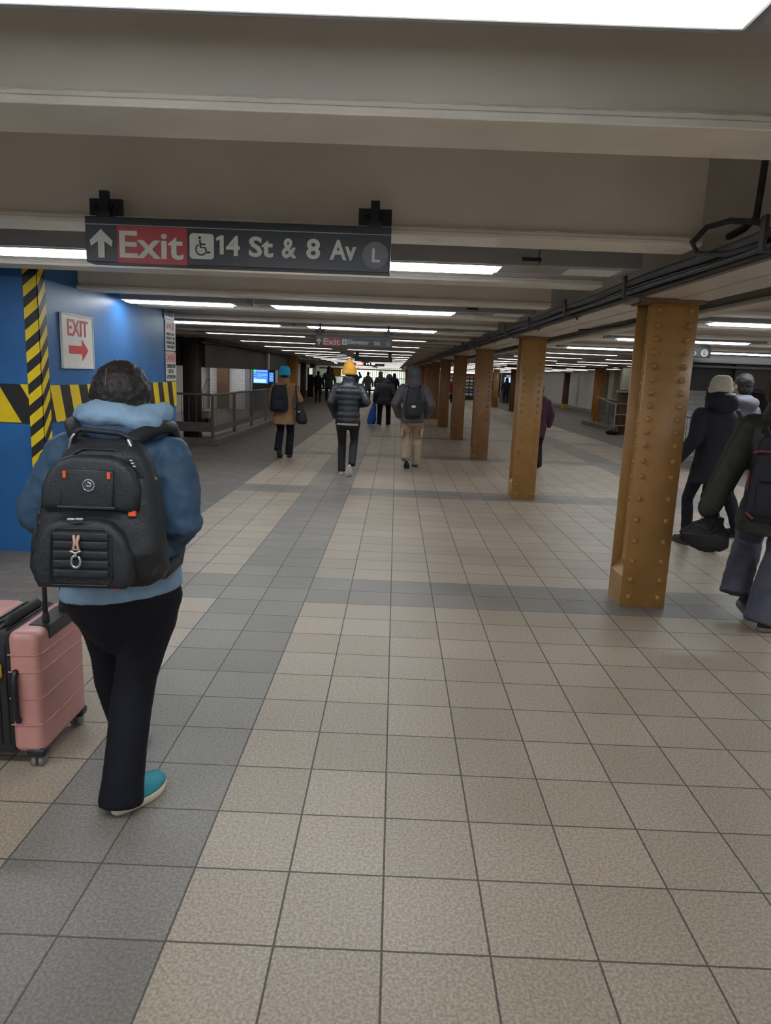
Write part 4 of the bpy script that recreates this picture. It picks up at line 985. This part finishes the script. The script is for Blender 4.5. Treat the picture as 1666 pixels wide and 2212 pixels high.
# combination lock strip, side pockets, straps, carabiner
bm = bmesh.new(); poly(bm, [(.100,.425),(.118,.43),(.156,.365),(.138,.355)], -.135, -.12, bev=.003); lk = build('combination_lock', bm, M_black, p)
for k in range(3):
    bm = bmesh.new(); x = .112+.005*k; z = .413-.009*k; box(bm, x, x+.008, -.139, -.134, z, z+.004); build('lock_mark', bm, M_signtxt, lk)
for s in (-1, 1):
    bm = bmesh.new(); loft(bm, [(s*.178,-.09,.03,.03,.055),(s*.185,-.09,.06,.035,.06),(s*.178,-.09,.15,.034,.06),(s*.17,-.09,.19,.03,.055)], n=18); build('side_pocket', bm, M_pack2, p, True)
    bm = bmesh.new(); box(bm, s*.155-.02, s*.155+.02, -.15, -.10, .19, .215, bev=.005); box(bm, s*.172-.018, s*.172+.018, -.12,-.05,.215,.24,bev=.006); build('side_buckle', bm, M_black, p, True)
    bm = bmesh.new(); tube(bm, [(s*.05+.01,-.06,.45),(s*.10,-.01,.485),(s*.145,.07,.515),(s*.165,.15,.515),(s*.17,.24,.44),(s*.16,.29,.28),(s*.18,.24,.12),(s*.19,.12,.04),(s*.18,-.02,.03)], .026, n=10, flat=1.0); build('shoulder_strap', bm, M_pack, p, True)
bm = bmesh.new(); tube(bm, [(-.028,-.236,.185),(-.024,-.24,.165),(-.03,-.24,.145),(-.012,-.24,.145),(-.018,-.24,.165),(-.014,-.236,.185)], .005, n=6); ch_ = build('cord_loop', bm, mat('tan_cord', (.45,.27,.20), .7), p, True)
bm = bmesh.new(); tube(bm, [(-.036,-.243,.140),(-.022,-.243,.134),(-.008,-.243,.140)], .004, n=6); tube(bm, [(-.021+.014*math.cos(a), -.243, .108+.019*math.sin(a)) for a in [1.6+.5*k for k in range(12)]], .0042, n=6); tube(bm, [(-.021,-.243,.133),(-.021,-.243,.125)], .005, n=6)
build('carabiner', bm, M_steel, ch_, True)
for o in [p]: o.rotation_euler = (math.radians(-3), 0, math.radians(3))

# ---- pink suitcase
M_pink = mat('rose_shell', (.58,.27,.24), .38, var=.05, bump=.05, bscale=40); M_zip = mat('suitcase_fabric', (.020,.020,.022), .7, bump=.2)
q = empty('suitcase', (-1.355, .83, 0), 'pink hard-shell rolling suitcase with a yellow lock at the left edge', 'suitcase')
z0, z1 = .062, .565; yw = .40
bm = bmesh.new(); box(bm, -.125, 0, 0, yw, z0, z1, bev=.032, seg=5)
bmesh.ops.delete(bm, geom=[], context='VERTS'); build('rear_shell', bm, M_pink, q, True)
for z in (.185,.295,.405,.475):
    bm = bmesh.new(); pts = [(-.120,-.0015,z),(-.035,-.0015,z),(-.010,.006,z),(.0015,.035,z),(.0015,yw-.035,z+.0)]
    tube(bm, pts, .0028, n=6); build('shell_ridge', bm, M_pink, q, True)
bm = bmesh.new(); box(bm, -.245, -.114, .004, yw-.004, z0-.005, z1-.004, bev=.018, seg=3); build('zip_gusset', bm, M_zip, q, True)
for x in (-.133,-.165,-.20,-.23):
    bm = bmesh.new(); tube(bm, [(x,.03,z0-.004),(x,.001,z0+.04),(x,.001,z1-.05),(x,.03,z1-.001),(x,yw-.03,z1-.001)], .004, n=6); build('zip', bm, M_black, q, True)
bm = bmesh.new(); box(bm, -.370, -.243, 0, yw, z0, z1, bev=.032, seg=5); build('front_shell', bm, M_pink, q, True)
bm = bmesh.new(); tube(bm, [(-.090,-.004,.205),(-.091,-.018,.225),(-.091,-.020,.30),(-.092,-.018,.385),(-.092,-.004,.405)], .013, n=10); build('side_handle', bm, M_black, q, True)
bm = bmesh.new(); tube(bm, [(-.155,.08,z1+.002),(-.150,.10,z1+.018),(-.150,.30,z1+.018),(-.155,.32,z1+.002)], .012, n=8, flat=2); build('top_handle', bm, M_zip, q, True)
bm = bmesh.new(); poly(bm, [(.085,z1-.05),(.315,z1-.05),(.315,z1+.004),(.085,z1+.004)], -.001, .08)
for v in bm.verts: v.co = Vector((.004-v.co.y, v.co.x, v.co.z))
pm_ = build('handle_recess', bm, M_black, q)
for y in (.13, .27):
    bm = bmesh.new(); tube(bm, [(-.030,y,z1-.02),(-.030,y,.97)], .0095, n=10); build('handle_pole', bm, M_black, q, True)
    bm = bmesh.new(); tube(bm, [(-.030,y,z1),(-.030,y,z1+.03)], .014, n=10); build('pole_collar', bm, M_zip, q, True)
bm = bmesh.new(); tube(bm, [(-.03,.11,.985),(-.03,.29,.985)], .016, n=10); build('pull_grip', bm, M_black, q, True)
for x, y in ((-.035,.03),(-.035,yw-.03),(-.33,.03),(-.33,yw-.03)):
    bm = bmesh.new(); box(bm, x-.036, x+.036, y-.032, y+.032, .045, .082, bev=.010); wh = build('wheel_housing', bm, M_black, q, True)
    for s in (-.014, .014):
        bm = bmesh.new(); r = bmesh.ops.create_cone(bm, cap_ends=True, segments=20, radius1=.027, radius2=.027, depth=.014)
        bmesh.ops.transform(bm, matrix=Matrix.Translation((x+s,y,.027)) @ Matrix.Rotation(math.pi/2, 4, 'Y'), verts=bm.verts); build('wheel', bm, mat('wheel_grey', (.22,.22,.21), .6), wh, True)
lk = tag(Box('padlock', (-.020,.016,-.020,.0,-.045,.010), mat('lock_yellow', (.80,.58,.02), .45), None, bev=.006), 'small bright yellow combination padlock hanging on the pink suitcase', 'padlock'); lk.location = (-1.355-.157, .825, .430)
bm = bmesh.new(); tube(bm, [(-.010,-.01,.008),(-.010,-.01,.028),(.0,-.01,.036),(.008,-.01,.028),(.008,-.01,.008)], .003, n=6); build('shackle', bm, M_steel, lk, True)
for k in range(4): Box('dial', (-.006,.013,-.0215,-.019,-.036+.010*k,-.032+.010*k), M_black, lk)

# ---- walkers down the passage
M_blkpuff = mat('black_puffer', (.014,.016,.020), .42, var=.2, bump=.2, bscale=30); M_mustard = fabric('mustard_knit', (.50,.235,.03), .9, .5, 60)
M_blkjean = fabric('black_jeans', (.022,.021,.026), .85, .3, 20); M_offwhite = mat('offwhite_leather', (.52,.46,.36), .5)
M_soleg = mat('tan_sole', (.30,.24,.19), .7); M_solew = mat('white_sole', (.62,.60,.55), .6); M_solek = mat('dark_sole', (.03,.03,.03), .7)
person('person', (-.76, 9.45, 0), 'man in a mustard yellow beanie and black quilted puffer jacket walking away', 1.75, 0, M_blkpuff, M_blkjean, M_offwhite, M_solew, hat=M_mustard, hatpoint=1, puff=.09,
    hem=.83, flare=.02, wid=1.05, dep=1.1, feet=(((-.085,.10,.09),0,0),((.095,-.18,.22),14,52)), arms=(((-.27,-.05,1.14),(-.20,.12,.93)),((.29,-.08,1.16),(.18,.14,1.12))), legr=.07, cuffr=.058, shirt=M_solew, sleeve=1.02)
M_tan = fabric('camel_wool', (.29,.165,.085), .9, .4, 30); M_cyan = fabric('cyan_knit', (.02,.36,.62), .9, .5, 50); M_dkpant = fabric('black_trousers', (.010,.010,.016), .85)
M_olboot = mat('olive_boot', (.09,.075,.03), .6)
bh = person('person', (-2.07, 11.45, 0), 'woman in a bright blue beanie and camel coat carrying a black tote', 1.66, 0, M_tan, M_dkpant, M_olboot, M_solek, hat=M_cyan,
    hem=.66, flare=.075, wid=1.0, dep=1.05, feet=(((-.09,-.14,.20),-6,50),((.09,.10,.09),4,0)), arms=(((-.25,-.04,1.14),(-.24,.10,.93)),((.31,-.03,1.13),(.24,.16,1.20))), legr=.078, cuffr=.075, sleeve=1.08)
soft_pack('backpack', (-2.13, 11.33, .86), .33, .48, .18, fabric('navy_nylon', (.012,.015,.022), .7), 'dark backpack on the woman in the camel coat', straps=True)
t = empty('tote_bag', (-1.76, 11.42, .64), 'black shoulder tote hanging at the side of the woman in the camel coat', 'bag')
bm = bmesh.new(); loft(bm, [(.02,0,0,.075,.05),(.02,0,.05,.11,.07),(.0,0,.2,.095,.065),(-.03,0,.34,.06,.04),(-.05,0,.40,.025,.03)], n=20); organic('bag_body', bm, M_pack, t, vox=.012, sm=3, wr=.01)
bm = bmesh.new(); tube(bm, [(-.05,-.05,.38),(-.08,-.09,.55),(-.09,-.02,.70),(-.08,.06,.55),(-.05,.05,.38)], .014, n=8); build('strap', bm, M_pack, t, True); Box('tag', (-.05,.0,-.072,-.062,.22,.24), M_solew, t)
M_taupe = mat('taupe_puffer', (.085,.075,.080), .6, bump=.2); M_khaki = fabric('khaki_cargo', (.36,.27,.19), .9, .35, 18)
gp = person('person', (.285, 10.75, 0), 'person in a grey hooded puffer and khaki cargo trousers walking away', 1.74, 0, M_taupe, M_khaki, M_offwhite, M_solek, hood='up', puff=.03,
    hem=.80, flare=.03, wid=1.08, dep=1.15, feet=(((-.095,-.20,.19),-6,42),((.10,.14,.09),8,0)), arms=(((-.31,-.06,1.12),(-.24,.10,.92)),((.31,-.06,1.12),(.25,.10,.92))), legr=.092, cuffr=.082, sleeve=1.25)
for s in (-1, 1):
    bm = bmesh.new(); box(bm, s*.17-.02, s*.17+.02, -.06, .08, .55, .70, bev=.01); build('cargo_pocket', bm, M_khaki, gp, True)
soft_pack('backpack', (.285, 10.61, .88), .31, .52, .17, M_pack, 'black backpack with a small white patch on the grey hooded person', patch=M_solew)
M_charc = fabric('charcoal_coat', (.028,.031,.040), .7); M_bluehood = fabric('blue_hood', (.06,.09,.18), .8)
bp_ = person('person', (-.38, 21.0, 0), 'stooping person in a dark coat with a blue hood carrying a blue bag', 1.60, 0, M_charc, M_dkpant, mat('brown_shoe', (.12,.07,.05), .6), M_solew, hood='up', hem=.74, flare=.06, wid=1.38, dep=1.35,
    feet=(((-.16,.0,.09),-8,0),((.16,.05,.09),6,0)), arms=(((-.32,-.0,1.08),(-.34,.10,.84)),((.33,-.02,1.08),(.27,.14,.88))), lean=.35, headtilt=.14, legr=.09, cuffr=.085, sleeve=1.25)
bm = bmesh.new(); ell(bm, (.14,.29,1.655), (.12,.126,.12)); build('blue_hood', bm, M_bluehood, bp_, True)
t = empty('carrier_bag', (-.74, 21.1, 0.03), 'large blue plastic carrier bag held by the stooping person', 'bag')
bm = bmesh.new(); loft(bm, [(-.04,0,0,.12,.08),(-.03,0,.12,.15,.10),(.0,0,.4,.11,.08),(.04,0,.66,.05,.05),(.05,0,.78,.02,.03)], n=20); organic('bag_body', bm, mat('blue_plastic', (.01,.10,.50), .35, bump=.4, bscale=15), t, vox=.015, sm=2, wr=.03, wrs=.09)
# far group by the gate
def far(x, y, label, H, top, pants, hood='up', **k):
    return person('person', (x, y, 0), label, H, k.pop('rz', 0), top, pants, M_dkpant, M_solew, hood=hood, vox=.022, hands=False, **k)
M_grn = fabric('grey_green_parka', (.16,.15,.125), .8); M_dkgrey = fabric('dark_grey_parka', (.05,.05,.052), .8); M_blkcoat = fabric('black_coat', (.012,.012,.016), .8); M_nv = fabric('navy_coat', (.02,.028,.055), .8)
far(-1.75, 42, 'distant person in a grey green parka with short dark hair', 1.74, M_grn, M_dkpant, hood='down', hem=.72, wid=1.15)
far(-.95, 40, 'distant person in a dark grey hooded parka, right of the grey green one', 1.78, M_dkgrey, M_dkpant, hem=.75, wid=1.2)
far(-3.75, 38, 'tall distant person in a charcoal hooded coat seen left of the yellow beanie', 1.92, M_dkgrey, M_dkpant, hem=.7, wid=1.2)
far(-4.12, 36, 'distant person in a shiny black jacket at the left of the far group', 1.66, M_blkcoat, M_dkpant, hood='down', hem=.75, wid=1.15)
far(-2.25, 37, 'distant person in navy with an arm raised, just right of the yellow beanie', 1.80, M_nv, M_dkpant, hood='down', hem=.75, wid=1.1, arms=(((-.28,-.03,1.12),(-.25,.1,.9)),((.30,.1,1.40),(.20,.15,1.62))))
far(-.15, 43, 'distant person in black partly hidden behind the stooping person', 1.70, M_blkcoat, M_dkpant, hem=.7, wid=1.1)
far(3.62, 44.5, 'distant person in a crimson coat between the third and fourth columns', 1.55, fabric('crimson_coat', (.42,.03,.07), .8), M_dkpant, hood='down', hem=.6, wid=1.05)
far(6.75, 47.5, 'distant person in black by the ticket machine, nearer the orange column', 1.75, M_blkcoat, M_dkpant, hood='down', hem=.7)
far(7.35, 46.5, 'distant person in a black coat standing right by the ticket machine', 1.72, M_blkcoat, M_dkpant, hem=.7, wid=1.2)
far(2.57, 11.3, 'person in a maroon coat mostly hidden behind the second column', 1.55, fabric('maroon_coat', (.060,.022,.040), .8), M_dkpant, hood='down', hem=.66, wid=1.05, rz=0, sleeve=1.1)
# ---- right-hand group
M_navyc = mat('navy_down_coat', (.006,.007,.014), .8, bump=.25, bscale=15); M_creamk = fabric('cream_knit', (.50,.46,.37), .9, .5, 70)
nv = person('person', (3.08, 5.2, 0), 'woman in a cream beanie and long navy down coat by the nearest column', 1.69, 8, M_navyc, M_dkpant, M_solek, M_solek, hat=M_creamk, hatpoint=0, hem=.70, flare=.03, wid=1.05, puff=.03,
    feet=(((-.04,.25,.09),0,0),((.07,-.12,.15),0,30)), arms=(((-.25,-.06,1.14),(-.36,.04,.93)),((.24,-.02,1.12),(.22,.12,.92))), legr=.062, cuffr=.055, sleeve=1.1)
bm = bmesh.new(); tube(bm, [(.10*math.sin(math.radians(a)), -.02-.10*math.cos(math.radians(a)), 1.535-.02*math.cos(math.radians(a)), .055) for a in range(-110,111,20)], .05, n=10); ell(bm, (0,-.09,1.50), (.15,.085,.10)); ell(bm, (-.02,-.06,1.57), (.125,.09,.05))
organic('hood_down', bm, M_navyc, nv, vox=.012, sm=3, wr=.01)
bm = bmesh.new(); tube(bm, [(.112*math.sin(math.radians(a)), -.02-.115*math.cos(math.radians(a)), 1.585, .016) for a in range(-90,91,15)], .016, n=8)
organic('hood_trim', bm, mat('shiny_lining', (.16,.16,.18), .35, bump=.5), nv, vox=.008, sm=1, wr=.012, wrs=.03)
dk = person('person', (3.62, 5.9, 0), 'person with black hair and grey top just beyond the navy coat woman', 1.74, 20, fabric('lilac_grey_fleece', (.16,.15,.19), .8), M_dkpant, M_solek, M_solek, hood='down', hem=.75, wid=1.0,
    feet=(((-.09,.05,.09),0,0),((.09,-.08,.09),0,0)), arms=(((-.26,-.02,1.14),(-.14,.14,1.3)),((.26,-.02,1.12),(.24,.12,.92))))
M_olive = mat('dark_olive_shell', (.026,.028,.022), .6, var=.15, bump=.35, bscale=10); M_gjean = fabric('grey_blue_jeans', (.085,.085,.115), .85, .3, 14)
ov = person('person', (2.565, 3.0, 0), 'large man in a dark olive jacket and grey jeans at the right edge', 1.70, -30, M_olive, M_gjean, mat('black_suede', (.014,.014,.018), .7, bump=.2), mat('grey_sole', (.16,.15,.145), .6), hood='up', hem=.66, flare=.03, wid=1.25, dep=1.3,
    feet=(((-.19,.04,.21),-35,36),((-.01,-.16,.09),-48,0)), arms=(((-.33,-.14,1.05),(-.42,-.12,.80)),((.32,-.06,1.08),(.27,.12,.92))), legr=.105, cuffr=.10, sleeve=1.38, wr=.016, headtilt=-.06)
pk = soft_pack('backpack', (2.44, 2.80, .76), .34, .56, .18, mat('ink_black_nylon', (.008,.009,.016), .6), 'black backpack with dark red piping on the man in olive at the right edge', rz=-30)
for pts in ([(-.165,-.10,.20),(-.17,-.11,.32)], [(-.155,-.14,.44),(-.12,-.18,.455),(-.03,-.195,.455)], [(-.15,-.16,.06),(-.11,-.195,.035)]):
    bm = bmesh.new(); tube(bm, pts, .008, n=8); build('red_piping', bm, mat('dark_red', (.26,.03,.06), .6), pk, True)
b = empty('duffel_bag', (2.16, 3.06, .49), 'black duffel bag swinging from the hand of the man in olive', 'bag')
bm = bmesh.new(); loft(bm, [(.02,0,0,.08,.05),(.0,0,.035,.135,.08),(-.03,0,.12,.165,.09),(-.02,0,.19,.10,.06),(.04,0,.235,.05,.035)], n=24, e=2.4); organic('bag_body', bm, mat('bag_black', (.012,.013,.014), .6, bump=.3), b, vox=.01, sm=2, wr=.02, wrs=.06)
bm = bmesh.new(); tube(bm, [(-.11,-.05,.17),(-.03,-.085,.14),(.02,-.06,.20),(.04,0,.28),(.05,.05,.20)], .008, n=8); build('bag_strap', bm, M_black, b, True)
